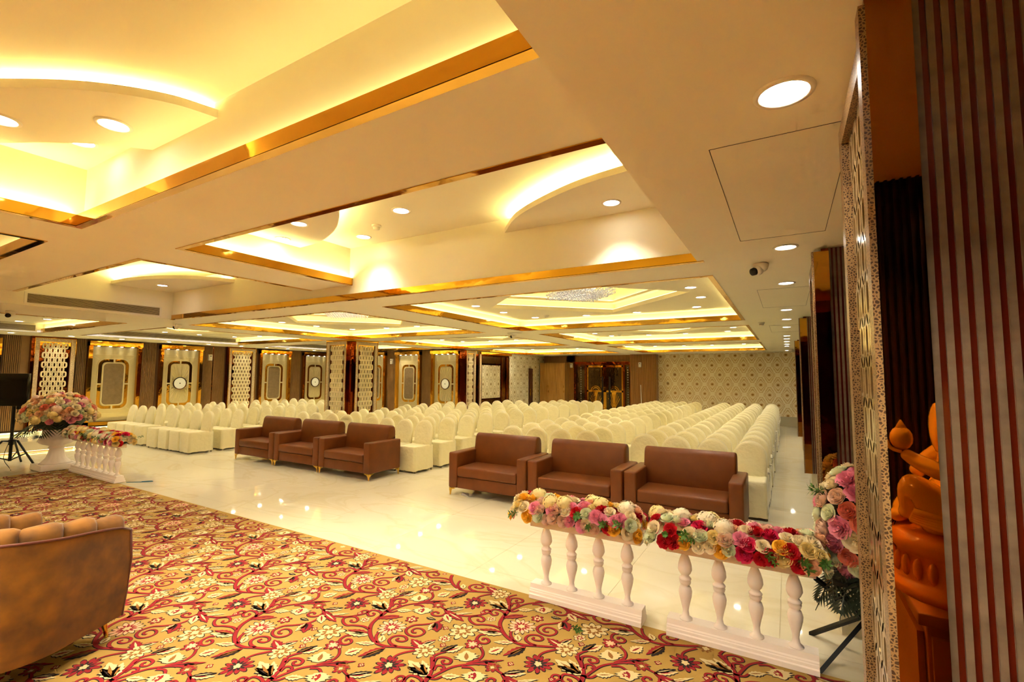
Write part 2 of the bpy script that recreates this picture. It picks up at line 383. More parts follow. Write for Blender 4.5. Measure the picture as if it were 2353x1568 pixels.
# ---- trays of the low ceiling
def ring_walls(poly, z0, z1, name='tray_wall'):
    m = MB(); n = len(poly)
    m.strip([(p[0],p[1],z0) for p in poly],[(p[0],p[1],z1) for p in poly]); return m.build(name, M['paint'], ceiling)
def diamond(cx, cy_, rx, ry): return [(cx-rx,cy_),(cx,cy_+ry),(cx+rx,cy_),(cx,cy_-ry)]
def tray(x0,x1,y0,y1,dia=True):
    s = S; sd = 'nfe' if x0 < -14 else 'nfwe'
    tray_trim(x0,x1,y0,y1,Z_LOW,sd,sd)
    R = [(x0-s,y0-s),(x1+s,y0-s),(x1+s,y1+s),(x0-s,y1+s)]
    ring_walls(R, Z_LOW+.05, Z_TRAY)
    cx, cy_ = (x0+x1)/2, (y0+y1)/2; rx, ry = (x1-x0)*.385, (y1-y0)*.405
    if not dia:
        MB().quad(*[(p[0],p[1],Z_TRAY) for p in R][::-1]).build('tray_ceiling', M['paint'], ceiling); return
    D = diamond(cx,cy_,rx,ry); c = [(x0-s,y1+s),(x1+s,y1+s),(x1+s,y0-s),(x0-s,y0-s)]
    e = [((x0-s),cy_),(cx,y1+s),(x1+s,cy_),(cx,y0-s)]
    m = MB(); z = Z_TRAY
    for i in range(4):
        j = (i+1)%4
        m.quad(*[(a,b,z) for a,b in (D[i], e[i], c[i], e[j], D[j])])
    m.build('tray_ceiling', M['paint'], ceiling)
    D2 = diamond(cx,cy_,rx+.16,ry+.16)
    ring_walls(D, Z_TRAY, Z_TRAY+.06, 'diamond_lip')
    MB().strip([(a,b,Z_TRAY+.06) for a,b in D],[(a,b,Z_TRAY+.06) for a,b in D2]).build('cove_ledge', M['paint'], ceiling)
    ring_walls(D2, Z_TRAY+.05, Z_TRAY+.17)
    D3 = diamond(cx,cy_,rx-.02,ry-.02); D4 = diamond(cx,cy_,rx+.10,ry+.10)
    MB().strip([(a,b,Z_TRAY+.17) for a,b in D2],[(a,b,Z_TRAY+.17) for a,b in D3]).strip([(a,b,Z_TRAY+.17) for a,b in D3],[(a,b,Z_TRAY+.21) for a,b in D3]).strip([(a,b,Z_TRAY+.21) for a,b in D3],[(a,b,Z_TRAY+.21) for a,b in D4]).build('diamond_step', M['paint'], ceiling)
    ring_walls(D4, Z_TRAY+.2, Z_TRAY+.42)
    MB().quad(*[(a,b,Z_TRAY+.42) for a,b in D4]).build('diamond_ceiling', M['paint'], ceiling)
    for k, (Da, Db, zz) in enumerate(((diamond(cx,cy_,rx+.05,ry+.05), diamond(cx,cy_,rx+.068,ry+.068), Z_TRAY+.062),(diamond(cx,cy_,rx+.03,ry+.03), diamond(cx,cy_,rx+.045,ry+.045), Z_TRAY+.213))):
        MB().strip([(a,b,zz+.010) for a,b in Da],[(a,b,zz+.010) for a,b in Db]).build('led_strip', M['led3'], ceiling)
M['led3'] = emat('soft_led', LED, LED_S*.6)
for t in TRAYS: tray(*t)
tray(*TRAY_E, dia=False)
# access hatches: fine joint lines in the aisle ceiling
for y0, y1 in ((2.03,3.54),(5.63,7.12),(9.6,11.0)):
    m = MB()
    for a,b,c,d in ((-.25,.24,y0,y0+.0025),(-.25,.24,y1-.0025,y1),(-.25,-.2475,y0,y1),(.2375,.24,y0,y1)): m.box(a,b,c,d,Z_LOW-.0012,Z_LOW)
    m.build('hatch_joint', M['grilledark'], ceiling)
# ---- outer walls
wl = MB().box(XL-.15,XL-.02,YF,13.5,0,Z_LOW).build('wall_left', M['fluteback'], kind='structure')
wr = MB().box(XR,XR+.1,YF,20.0,0,Z_LOW).build('wall_right', M['darkwood'], kind='structure')
wb = MB().box(-10,1.2,YB,YB+.12,0,Z_LOW).build('wall_back', M['paper'], kind='structure')
ws = MB().box(-17,1.2,YF-.12,YF,0,Z_UP).build('wall_stage', pm('stage_wall','#d8c29a',.6), kind='structure')
wm = MB().box(-16.6,-9.95,13.32,13.45,0,Z_LOW).build('wall_middle', M['fluteback'], kind='structure')
wp = MB().box(-10.0,-9.87,13.32,YB,0,Z_LOW).build('wall_passage', M['paper2'], kind='structure')
wd_ = MB().box(.27,.95,-.10,-.03,0,Z_LOW).build('wall_side', M['darkwood'], kind='structure')
T_L = lambda u,wv,v: (XL+wv, u, v)
T_M = lambda u,wv,v: (u, 13.3-wv, v)
T_P = lambda u,wv,v: (-9.85+wv, u, v)
T_B = lambda u,wv,v: (u, YB-wv, v)
ZB = .33
def fluted(parent, T, u0, u1, v0=ZB, v1=Z_LOW, pitch=.036, mat=None, back=None, d=.022, name='fluted_panel'):
    m = MB(T); m.box(u0,u1,-.02,.012,v0,v1)
    n = max(1, round((u1-u0)/pitch)); p = (u1-u0)/n; m.mi = 1
    for i in range(n):
        a = u0+p*i+p*.2; b = a+p*.6
        m.add([(a,.012,v0),(a+p*.12,.012+d,v0),(b-p*.12,.012+d,v0),(b,.012,v0),(a,.012,v1),(a+p*.12,.012+d,v1),(b-p*.12,.012+d,v1),(b,.012,v1)],
              [(0,1,5,4),(1,2,6,5),(2,3,7,6),(4,5,6,7),(3,2,1,0)])
    return m.build(name, [back or M['fluteback'], mat or M['flute']], parent)
def rrect(cu, cv, hw, hh, r, n=6):
    out = []
    for q,(sx,sy) in enumerate(((1,1),(-1,1),(-1,-1),(1,-1))):
        for k in range(n+1):
            a = PI/2*q+PI/2*k/n
            out.append((cu+sx*(hw-r)+r*math.cos(a), cv+sy*(hh-r)+r*math.sin(a)))
    return out
def ring(m, cu, cv, hw, hh, r, wd, w0, w1, sel=None, n=6):
    A = rrect(cu,cv,hw,hh,r,n); B = rrect(cu,cv,hw-wd,hh-wd,max(r-wd,.01),n); N_ = len(A)
    idx = sel or range(N_)
    for i in idx:
        j = (i+1)%N_
        m.add([(A[i][0],w0,A[i][1]),(A[j][0],w0,A[j][1]),(B[j][0],w0,B[j][1]),(B[i][0],w0,B[i][1]),(A[i][0],w1,A[i][1]),(A[j][0],w1,A[j][1]),(B[j][0],w1,B[j][1]),(B[i][0],w1,B[i][1])],
              [(4,5,6,7),(0,1,5,4),(2,3,7,6),(1,2,6,5),(3,0,4,7)])
def ring_quarter(m, cu, cv, hw, hh, r, wd, w0, w1, q, gap, n=6):
    # one quarter of a rounded frame, stopping short of the axes by gap/2
    sx, sy = ((1,1),(-1,1),(-1,-1),(1,-1))[q]
    def path(o):
        R = r-o; W_, H_ = hw-o, hh-o
        arc = [(W_-R+R*math.cos(PI/2*k/n), H_-R+R*math.sin(PI/2*k/n)) for k in range(n+1)]
        return [(W_, gap/2)]+arc+[(gap/2, H_)]
    A = [(cu+sx*a, cv+sy*b) for a,b in path(0)]; B = [(cu+sx*a, cv+sy*b) for a,b in path(wd)]
    m.strip([(a,w1,b) for a,b in A],[(a,w1,b) for a,b in B],False).strip([(a,w0,b) for a,b in A],[(a,w1,b) for a,b in A],False).strip([(a,w1,b) for a,b in B],[(a,w0,b) for a,b in B],False)
def spot(name, loc, watt, parent=None, ang=100, blend=1.0, r=.04, col=None, rot=(0,0,0)):
    l = bpy.data.lights.new(name, 'SPOT'); l.energy = watt; l.color = col or DOWN; l.spot_size = math.radians(ang); l.spot_blend = blend; l.shadow_soft_size = r
    o = bpy.data.objects.new(name, l); COL.objects.link(o); o.location = loc; o.rotation_euler = rot
    if parent: o.parent = parent
    return o
def niche(parent, T, c, half, kind, jamb=.09, lamp_label=None, pv=(.43,2.5), spots=True):
    u0, u1 = c-half, c+half
    p = MB(T).box(u0,u1,-.01,.03,pv[0],pv[1]).build('cream_panel', M['creampanel'], parent)
    m = MB(T)
    for a in (u0-jamb, u1): m.box(a, a+jamb, -.02, .14, ZB, 2.62)
    m.box(u0-jamb,u1+jamb,-.02,.14,ZB,pv[0]-.005)
    m.build('gold_surround', M['gold'], p)
    h = MB(T).box(u0-jamb,u1+jamb,-.02,.20,pv[1]+.01,2.64).build('gold_header', M['gold'], p)
    m = MB(T)
    for k in range(4):
        uu = u0+(u1-u0)*(k+.5)/4; m.prism([(uu+.03*math.cos(2*PI*i/12), .10+.03*math.sin(2*PI*i/12)) for i in range(12)], pv[1]+.002, pv[1]+.009)
    m.build('spot_lens', M['smallspot'], p)
    if spots:
        for k in range(4):
            uu = u0+(u1-u0)*(k+.5)/4; spot('niche_spot', T(uu,.10,pv[1]-.005), .6, ang=75, r=.02)
    m = MB(T); cv = 1.46; hh = .69; hw = half*.67
    ring(m,c,cv,hw+.03,hh+.03,.2,.025,.03,.045); ring(m,c,cv,hw-.085,hh-.085,.13,.03,.03,.05)
    for v in (2.28,.64): m.box(u0+.02,u1-.02,.03,.038,v-.006,v+.006)
    for su in (-1,1):
        for sv in (-1,1):
            a = Vector((c+su*half*.97, cv+sv*.8)); b = Vector((c+su*(hw-.02), cv+sv*(hh-.02))); n_ = (b-a).normalized(); t = Vector((-n_.y,n_.x))*.006
            q = [a+t,b+t,b-t,a-t]; m.add([(k.x,.038,k.y) for k in q],[(0,1,2,3)])
    for su, sv in ((1,0),(-1,0),(0,1),(0,-1)):
        cu_, cv_ = c+su*(hw-.03), cv+sv*(hh-.03); m.box(cu_-(.05 if su else .018),cu_+(.05 if su else .018),.03,.05,cv_-(.05 if sv else .018),cv_+(.05 if sv else .018))
    m.build('moulding', M['creamtrim'], p)
    for q in range(4):
        m = MB(T); ring_quarter(m,c,cv,hw,hh,.18,.075,.03,.04,q,.045); m.build('gold_inlay', M['gold'], p)
    m = MB(T); P = rrect(c,cv,hw-.10,hh-.10,.12)
    if kind == 'suede':
        m.add([(a,.034,b) for a,b in P],[tuple(range(len(P)))]); m.build('suede_inset', M['suede'], p)
    else:
        m.add([(a,.034,b) for a,b in P],[tuple(range(len(P)))])
        n_ = 40
        for k in range(n_):
            a = 2*PI*k/n_
            ca, sa = math.cos(a), math.sin(a); L_ = min((hw-.12)/max(abs(ca),1e-4),(hh-.12)/max(abs(sa),1e-4)); da = PI/n_*.55
            m.add([(c+.2*math.cos(a-da),.036,cv+.2*math.sin(a-da)),(c+.2*math.cos(a+da),.036,cv+.2*math.sin(a+da)),(c+L_*math.cos(a+da*.9),.036,cv+L_*math.sin(a+da*.9)),(c+L_*math.cos(a-da*.9),.036,cv+L_*math.sin(a-da*.9)),
                   (c+.2*ca,.06,cv+.2*sa),(c+L_*ca,.06,cv+L_*sa)],[(0,4,5,3),(4,1,2,5),(5,2,3)])
        m.build('sunburst', M['creamtrim'], p)
        la = empty('medallion_light', T(c,.05,cv-.19), lamp_label, 'wall light', 'round medallion lights on the panelled walls')
        T2 = lambda u,wv,v: Vector(T(c+u,.05+wv,cv+v))-Vector(T(c,.05,cv-.19))
        m = MB(T2); ring(m,0,0,.19,.19,.19,.02,0,.03,n=8); m.build('dark_rim', M['bronze'], la)
        m = MB(T2)
        m.add([(.17*math.cos(2*PI*i/40),.015,.17*math.sin(2*PI*i/40)) for i in range(40)],[tuple(range(40))]); m.build('glowing_disc', M['medal'], la)
        m = MB(T2); m.add([(.018*math.cos(2*PI*i/12),.03,.018*math.sin(2*PI*i/12)) for i in range(12)],[tuple(range(12))]); m.build('centre_stud', M['bronze'], la)
        m = MB(T2)
        for k in range(24):
            a = 2*PI*k/24; m.ball((.145*math.cos(a),.016,.145*math.sin(a)),.007,6,4)
        m.build('stud_ring', M['brass'], la, kind='stuff')
    return p
M['medal'] = emat('medallion_glow', (1.0,.80,.38), .2)
def lattice(parent, T, u0, u1, v0=ZB, v1=2.64, border=.085, point=0.0, lw=3.5, fm='filig', lm='loop', edge=True):
    p = MB(T).box(u0,u1,-.01,.0,v0,v1).build('mirror_backing', M['bronze'], parent)
    m = MB(T); m.box(u0,u0+border,0,.05,v0,v1).box(u1-border,u1,0,.05,v0,v1).box(u0+border,u1-border,0,.05,v1-border,v1)
    m.build('filigree_border', M[fm], p)
    m = MB(T)
    if edge: m.box(u0-.012,u0,-.02,.06,v0,v1+.012).box(u1,u1+.012,-.02,.06,v0,v1+.012).box(u0,u1,-.02,.06,v1,v1+.012).build('gold_edge', M['gold'], p)
    m = MB(T); iu0, iu1 = u0+border+.05, u1-border-.05
    n = max(2, round((iu1-iu0)/.102)); pu = (iu1-iu0)/n; pv = .122; rows = int((v1-border-.03-v0-.1)/pv)
    def loop(cu, cv):
        K = 12; O = []; I = []
        for k in range(K):
            a = 2*PI*k/K; s = math.copysign(.028, math.sin(a)) if abs(math.sin(a)) > .01 else 0
            O.append((cu+pu*.475*math.cos(a), cv+s+.053*math.sin(a))); I.append((cu+pu*.185*math.cos(a), cv+s*.8+.024*math.sin(a)))
        m.strip([(a,.035,b) for a,b in O],[(a,.035,b) for a,b in I]).strip([(a,.0,b) for a,b in O],[(a,.035,b) for a,b in O]).strip([(a,.035,b) for a,b in I],[(a,.005,b) for a,b in I])
    for r in range(rows):
        cv = v1-border-.1-r*pv; off = .5 if r % 2 else 0
        for k in range(n-(1 if r % 2 else 0)):
            cu = iu0+pu*(k+.5+off)
            if point and cv-v0-.25 < point and abs(cu-(u0+u1)/2) > (iu1-iu0)/2*max(0,(cv-v0-.25))/point+.03: continue
            loop(cu, cv)
    m.build('lattice_screen', M[lm], p, kind='stuff')
    MB(T).box(iu0-.05,iu1+.05,.0,.02,v1-border-.10,v1-border).build('gold_header', M['gold'], p)
    if lw: spot('lattice_spot', T((u0+u1)/2,.25,v1-.02), lw, ang=110, r=.03)
    return p
fluted(wd_, lambda u,wv,v:(u,-.03+wv,v), .27,.95,0,Z_LOW,.03,M['darkwood'],pm('wood_groove','#0d0604',.5))
# ---- panelled wall along the hall (X = -16.5)
MB(T_L).box(3.2,13.4,-.02,.015,ZB,2.70).build('backing', M['fluteback'], wl)
MB(T_L).box(YF,13.3,-.02,.25,0,ZB-.04).build('plinth', M['plinth'], wl)
MB(T_L).box(2.0,3.6,0,.12,ZB,2.6).build('bronze_strip', M['gold'], wl)
fluted(wl,T_L,3.64,3.95); MB(T_L).box(3.95,4.10,0,.03,ZB,Z_LOW).build('plain_panel', M['flute'], wl); MB(T_L).box(4.10,4.15,0,.16,ZB,Z_LOW).build('bronze_strip', M['bronze'], wl)
T_L2 = lambda u,wv,v: (XL+.15+wv, u, v)
MB(T_L).box(4.15,4.95,0,.14,0,Z_LOW).build('pilaster_core', M['bronze'], wl); lattice(wl,T_L2,4.16,4.94)
MB(T_L).box(4.95,4.97,0,.14,ZB,Z_LOW).build('bronze_strip', M['bronze'], wl); fluted(wl,T_L,4.98,5.23)
niche(wl,T_L,5.85,.52,'suede'); fluted(wl,T_L,6.47,6.87)
niche(wl,T_L,7.54,.51,'sun',lamp_label='round glowing medallion light beside the white wall sensor on fluted wood')
fluted(wl,T_L,8.17,8.50); MB(T_L).box(8.5,8.52,0,.03,ZB,Z_LOW).build('bronze_strip', M['bronze'], wl); fluted(wl,T_L,8.52,8.88)
MB(T_L).box(8.92,9.88,0,.14,0,Z_LOW).build('pilaster_core', M['bronze'], wl); lattice(wl,T_L2,8.95,9.85)
fluted(wl,T_L,9.9,10.03); niche(wl,T_L,10.68,.52,'suede'); fluted(wl,T_L,11.3,11.78)
niche(wl,T_L,12.44,.51,'sun',lamp_label='round glowing medallion light just beside the freestanding square pillar')
fluted(wl,T_L,13.05,13.3)
# ---- middle wall facing the stage (Y = 13.3)
MB(T_M).box(-16.5,-9.9,-.02,.2,0,ZB-.04).build('plinth', M['plinth'], wm)
fluted(wm,T_M,-16.45,-15.6); niche(wm,T_M,-13.94,.52,'suede'); fluted(wm,T_M,-13.33,-12.82); niche(wm,T_M,-12.18,.51,'suede'); fluted(wm,T_M,-11.58,-11.1)
niche(wm,T_M,-10.45,.51,'sun',lamp_label='round glowing medallion light next to the bronze corner of the passage')
MB().box(-9.94,-9.82,13.24,13.6,ZB,Z_LOW).build('bronze_corner', M['bronze'], wm)
# ---- passage wall (X = -9.85)
MB(T_P).box(13.3,19.8,-.02,.02,0,ZB).build('plinth', M['plinth'], wp)
lattice(wp,T_P,13.60,14.18); MB(T_P).box(14.19,14.37,-.01,.05,ZB,2.55).build('bronze_strip', M['bronze'], wp)
fr = MB(T_P).box(14.38,16.55,-.01,.06,.5,2.55).build('mirror_frame', M['bronze'], wp)
MB(T_P).box(14.40,14.50,.06,.09,.5,2.55).build('filigree_border', M['filig'], fr)
MB(T_P).box(14.57,15.85,.05,.065,.91,2.16).build('wallpaper_panel', M['paper2'], fr)
m = MB(T_P)
for v0, v1 in ((2.22,2.48),(.55,.86)):
    u = 14.57
    while u < 15.85: m.box(u,u+.022,.06,.085,v0,v1); u += .046
for u in (15.98,16.06,16.14,16.40,16.48): m.box(u,u+.04,.06,.09,.5,2.5)
m.build('mirror_baguettes', pm('silver_strip','#d8c9a8',.15,1), fr, kind='stuff')
MB(T_P).box(14.38,16.6,.0,.16,2.55,2.64).build('gold_header', M['gold'], fr)
d = MB(T_P).box(18.38,18.69,-.02,.03,0,2.08).build('door_1', M['doorwood'], kind='structure')
MB(T_P).box(18.41,18.43,.03,.07,.9,1.2).build('door_handle', M['brass'], d)
# ---- end wall (Y = 19.9)
MB(T_B).box(-4.6,.9,-.02,.02,0,.34).build('plinth', pm('grey_plinth','#b9b096',.25), wb)
hd = MB(T_B).box(-8.7,-5.66,-.02,.03,2.40,Z_LOW).build('wood_header', M['woodwall'], wb); fluted(wb,T_B,-8.66,-5.68,2.40,Z_LOW,.07,M['woodwall'],M['woodwall'],.015,'slatted_header')
MB(T_B).box(-9.85,-8.3,-.02,.03,0,Z_LOW).build('wood_panel', M['woodwall'], wb)
bx = MB().box(-5.66,-4.6,YB-.38,YB,0,Z_LOW).build('wood_box', M['woodwall'], wb)
fluted(bx, lambda u,wv,v:(u,YB-.38-wv,v), -5.66,-4.6,0,Z_LOW,.07,M['woodwall'],M['woodwall'],.015,'slatted_face')
dr = empty('door_2', (-6.9,YB,0), kind='structure')
T_D = lambda u,wv,v: (u, -wv, v)
m = MB(T_D); m.box(-1.40,-1.30,0,.14,0,2.40).box(1.14,1.24,0,.14,0,2.40).box(-1.40,1.24,0,.16,2.26,2.40).box(-.90,-.80,0,.1,0,2.26).box(.84,.92,0,.1,0,2.26); m.build('bronze_frame', M['bronze'], dr)
for a, b in ((-1.30,-.90),(.92,1.14)):
    MB(T_D).box(a,b,0,.04,0,2.26).build('side_light', M['doorglass'], dr)
    m = MB(T_D)
    for k in range(20): m.ball((a+(b-a)*.5,.04,.15+k*.105),.035,6,4)
    m.build('crystal_column', pm('crystal_strip','#cfc9a8',.1,.6), dr, kind='stuff')
for s_, a, b in ((-1,-.80,.02),(1,.02,.84)):
    lf = MB(T_D).box(a,b,.02,.06,0.02,2.24).build('door_leaf', M['doorglass'], dr)
    m = MB(T_D); m.box(a,a+.07,.06,.075,.02,2.24).box(b-.07,b,.06,.075,.02,2.24).box(a,b,.06,.075,2.16,2.24).box(a,b,.06,.075,.02,.3).box(a,b,.06,.075,1.08,1.16)
    cu = (a+b)/2
    def bar(p, q, wd):
        p, q = Vector(p), Vector(q); t = (q-p).normalized(); n_ = Vector((-t.y,t.x))*wd/2
        m.add([(k.x,.075,k.y) for k in (p+n_,q+n_,q-n_,p-n_)],[(0,1,2,3)])
    for k in range(-4,5):
        an = PI/2+k*.2; bar((cu,.3),(cu+.36*math.cos(an)*1.0,.3+.75*math.sin(an)),.022)
        an = PI/2+k*.22; bar((cu-s_*.25,1.16),(cu-s_*.25+.45*math.cos(an)*(1 if abs(k)<5 else 0),1.16+.95*math.sin(an)),.02) if 0 <= k*s_ else None
    for r_ in (.13,.2): m.strip([(cu+r_*math.cos(PI*i/12),.077,1.12+r_*math.sin(PI*i/12)) for i in range(13)],[(cu+(r_+.035)*math.cos(PI*i/12),.077,1.12+(r_+.035)*math.sin(PI*i/12)) for i in range(13)],False)
    m.add([(cu-.12,.078,1.16),(cu+.12,.078,1.16),(cu+.03,.078,.62),(cu-.03,.078,.62)],[(0,1,2,3)])
    m.build('gold_tracery', M['gold'], lf)
    h_ = (b-.13,b-.07) if s_ < 0 else (a+.07+.12,a+.07+.18)
    MB(T_D).box(h_[0],h_[1],.075,.12,.55,1.75).build('pull_handle', M['black'], lf)
# ---- freestanding pillar
def pil(name, x0,x1,y0,y1, faces, label=None):
    e = empty(name, ((x0+x1)/2,(y0+y1)/2,0), kind='structure'); ex, ey = (x0+x1)/2,(y0+y1)/2
    MB().box(x0-ex+.05,x1-ex-.05,y0-ey+.05,y1-ey-.05,0,Z_LOW).build('core', M['bronze'], e)
    return e, ex, ey
pc, ex, ey = pil('pillar', -10.78,-9.85,8.5,9.44, None)
lattice(pc, lambda u,wv,v:(u-ex,8.53-wv-ey,v), -10.76,-9.99, point=.5)
lattice(pc, lambda u,wv,v:(-9.88+wv-ex,u-ey,v), 8.66,9.42, point=.5)
MB().prism([(-9.97-ex,8.53-ey),(-9.88-ex,8.53-ey),(-9.86-ex,8.55-ey),(-9.86-ex,8.64-ey),(-9.92-ex,8.62-ey),(-9.95-ex,8.59-ey)],ZB,2.5).build('bronze_corner', M['bronze'], pc)
MB().box(-10.8-ex,-9.83-ex,8.48-ey,9.46-ey,2.64,Z_LOW).build('gold_capital', M['gold'], pc)
MB().box(-10.74-ex,-9.9-ex,8.55-ey,9.4-ey,0,ZB).build('plinth', M['plinth'], pc)
# ---- mirrored pillars along the aisle
for k, (y0, y1) in enumerate(((1.38,2.04),(4.0,4.76),(8.4,9.12),(13.5,14.2))):
    e = empty('pillar', (.6,(y0+y1)/2,0), kind='structure'); ey = (y0+y1)/2
    MB().box(-.36,.35,y0-ey+.03,y1-ey-.02,ZB,Z_LOW).build('core', M['bronze'], e)
    MB().box(-.33,.35,y0-ey+.06,y1-ey-.06,0,ZB).build('plinth', M['plinth'], e)
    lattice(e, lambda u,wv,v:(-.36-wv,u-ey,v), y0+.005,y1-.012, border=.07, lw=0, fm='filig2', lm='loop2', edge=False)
    fl = lambda u,wv,v:(u-.6,y0-ey+.03-wv,v)
    MB(fl).box(.192,.282,-.01,.03,ZB,Z_LOW if k == 0 else 2.3).build('mirror_strip', M['darkmirror'], e)
    if k: MB(fl).box(.19,.285,-.01,.04,2.3,2.66).build('gold_header', M['gold'], e)
    MB(fl).box(.178,.192,-.01,.045,ZB,2.66).build('crystal_edge', M['filig2'], e)
    MB(fl).box(.284,.95,-.01,.002,ZB,Z_LOW).build('slat_mirror', M['slatdark'], e)
    n_ = 16 if k == 0 else 10
    sme = MB().box(-.0068,.0068,-.009,0,ZB,Z_LOW).mesh('slat', M['slatgrey'])
    for i in range(n_):
        ob('slat', sme, e, loc=(.292+.0262*i-.6, y0-ey+.03, 0))
# ---- marble step under the panelled wall by the stage
st = MB().box(-16.24,-14.40,YF+.02,4.55,.05,.25).build('marble_step', M['plinth']); tag(st,'low marble step with glowing edges below the panelled wall','step')
MB().box(-16.24,-14.5,YF+.02,4.48,0,.05).build('recess', M['fluteback'], st)
MB().quad((-14.475,YF+.1,.035),(-14.46,YF+.1,.035),(-14.46,4.5,.035),(-14.475,4.5,.035)).build('led_strip', M['led'], st)
MB().quad((-16.2,4.5,.035),(-14.5,4.5,.035),(-14.5,4.515,.035),(-16.2,4.515,.035)).build('led_strip', M['led'], st)
MB().quad((-16.245,YF+.1,.30),(-16.225,YF+.1,.30),(-16.225,13,.30),(-16.245,13,.30)).build('led_strip', M['led'], wl)
# ================================================================== CEILING FIXTURES
_dl = {}
def downlight(x, y, z, label, r=.062, watt=None, group='recessed downlights', ang=115):
    if r not in _dl:
        m = MB(); n = 24
        C_ = lambda q, zz: [(q*math.cos(2*PI*i/n), q*math.sin(2*PI*i/n), zz) for i in range(n)]
        m.loft([C_(r*1.32,0),C_(r*1.3,-.006),C_(r*1.08,-.008),C_(r*1.02,-.002),C_(r*1.02,0)], False, False)
        a = m.mesh('trim_ring', M['white'], True)
        m = MB(); m.add(C_(r,-.004),[tuple(range(n))]); b = m.mesh('lens', M['lens']); _dl[r] = (a, b)
    e = empty('downlight', (x,y,z), label, 'ceiling light', group)
    ob('trim_ring', _dl[r][0], e); ob('lens', _dl[r][1], e)
    wt = DOWN_W if watt is None else watt
    if wt: spot('lamp', (0,0,-.012), wt, e, ang, 1.0, r*.9)
    return e
for i, y in enumerate((1.73,3.85,5.33,7.44,8.66,9.99,12.09,13.0,14.0,15.11,16.02,18.6)):
    downlight(.02, y, Z_LOW, f'round downlight over the aisle by the mirrored pillars, {ORD[i+1]} from the stage', r=.07 if i == 0 else .062, watt=DOWN_W*1.5)
for i, y in enumerate((1.4,2.5,3.55,4.62,5.67,6.8,7.89,8.92,9.8,10.6,11.7)):
    if y > 3: downlight(-15.58, y, Z_LOW, f'round downlight along the panelled wall, {ORD[i-1]} from the stage')
k = 0
for x, y, z, l in ((-3.44,1.14,3.24,'large downlight in the crescent plate of the bright recess nearest above the carpet'),(-3.95,.78,3.24,'downlight at the picture edge in the crescent plate above the carpet'),(-4.14,1.2,Z_UP,'unlit downlight half hidden behind the crescent plate above the carpet'),
                (-1.22,3.72,3.20,'downlight in the crescent plate touching the aisle soffit'),(-4.55,2.98,3.18,'outer downlight in the crescent plate behind the gold beam edge'),(-3.95,2.75,3.18,'downlight half hidden by the gold beam edge'),
                (-3.17,3.29,Z_UP,'downlight on the upper ceiling beyond the smoke detector'),(-4.16,3.72,Z_UP,'downlight on the upper ceiling between smoke detector and beam'),(-8.5,3.57,3.15,'downlight in the crescent plate above the long air grille'),
                (-4.1,2.23,Z_UP,'downlight peeping past the gold beam edge')):
    l = l.replace('nearest ','')
    downlight(x, y, z, l, r=.07 if z > 3.2 else .062, watt=0 if 'unlit' in l else DOWN_W*4, ang=105)
n_=0
for x in (-1.3,-2.6,-4.0,-6.2,-7.6):  # out-of-view lights added over the stage to fill the near area
    for y in (-2.3,-1.0,.1):
        n_+=1; downlight(x, y, Z_UP, f'added unseen fill light over the stage carpet, {ORD[n_]} of fifteen', r=.07, watt=DOWN_W*6, ang=155)
for i, (x, y) in enumerate(((-14.5,3.41),(-13.4,3.57),(-11.2,3.4),(-12.2,3.5))): downlight(x, y, Z_TRAY, f'downlight in the plain tray beside the panelled wall, {ORD[i+1]} along its far edge')
rown = ['first','second','third']; coln = ['pillar-side','middle','wall-side']
for ti, (x0,x1,y0,y1) in enumerate(TRAYS):
    r_ = [i for i, q in enumerate(ROWS) if q[0] == y0][0]; c_ = [i for i, q in enumerate(COLS) if q[0] == x0][0]
    cx, cy_ = (x0+x1)/2, (y0+y1)/2; hx_, hy = (x1-x0)/2, (y1-y0)/2
    pts = [(-.82,-.16),(-.82,.30),(-.74,.78),(-.26,.87),(.20,.87),(.70,.76),(.80,.26),(.80,-.18),(.72,-.76),(.22,-.87),(-.24,-.87),(-.74,-.76)]
    far = r_ == 2
    for i, (a, b) in enumerate(pts):
        downlight(cx+a*hx_, cy_+b*hy, Z_TRAY, f'round downlight in the {rown[r_]}-row {coln[c_]} diamond tray, {ORD[i+1]} clockwise from the aisle beam', watt=DOWN_W*2.5 if i % 2 == (0 if r_ % 2 else 1) else 0)
# chandeliers
def chandelier():
    e = empty('crystal_chandelier', (0,0,0)); R_ = .56
    MB().prism(diamond(0,0,R_,R_), .02, .05).build('canopy_plate', M['brass'], e)
    m = MB(); rnd = random.Random(3); n = 17
    for i in range(n):
        for j in range(n):
            u, v = (i/(n-1)*2-1), (j/(n-1)*2-1)
            x, y = (u+v)*R_/2*.98, (v-u)*R_/2*.98
            edge = max(abs(u), abs(v)) > .95
            for k in range(3 if edge else 2):
                z = -.03-.05*k-rnd.random()*.02 - (0 if edge else .06) ; s = .011+.004*rnd.random()
                m.add([(x+s,y,z),(x,y+s,z),(x-s,y,z),(x,y-s,z),(x,y,z+.022),(x,y,z-.022)],[(0,1,4),(1,2,4),(2,3,4),(3,0,4),(1,0,5),(2,1,5),(3,2,5),(0,3,5)])
    m.build('crystal_strands', M['crystal'], e, kind='stuff')
    MB().add([(a,b,.005) for a,b in diamond(0,0,R_*.8,R_*.8)],[(0,1,2,3)]).build('lamp_panel', M['chlamp'], e)
    return e
M['crystal'] = pm('cut_crystal', '#f4f2ea', .08, .55, emit=((1.0,.95,.85), .05)); M['chlamp'] = emat('chandelier_lamp', (1.0,.9,.72), .35)  # faint glow in the crystals stands in for light caught from their lamps
ch0 = None
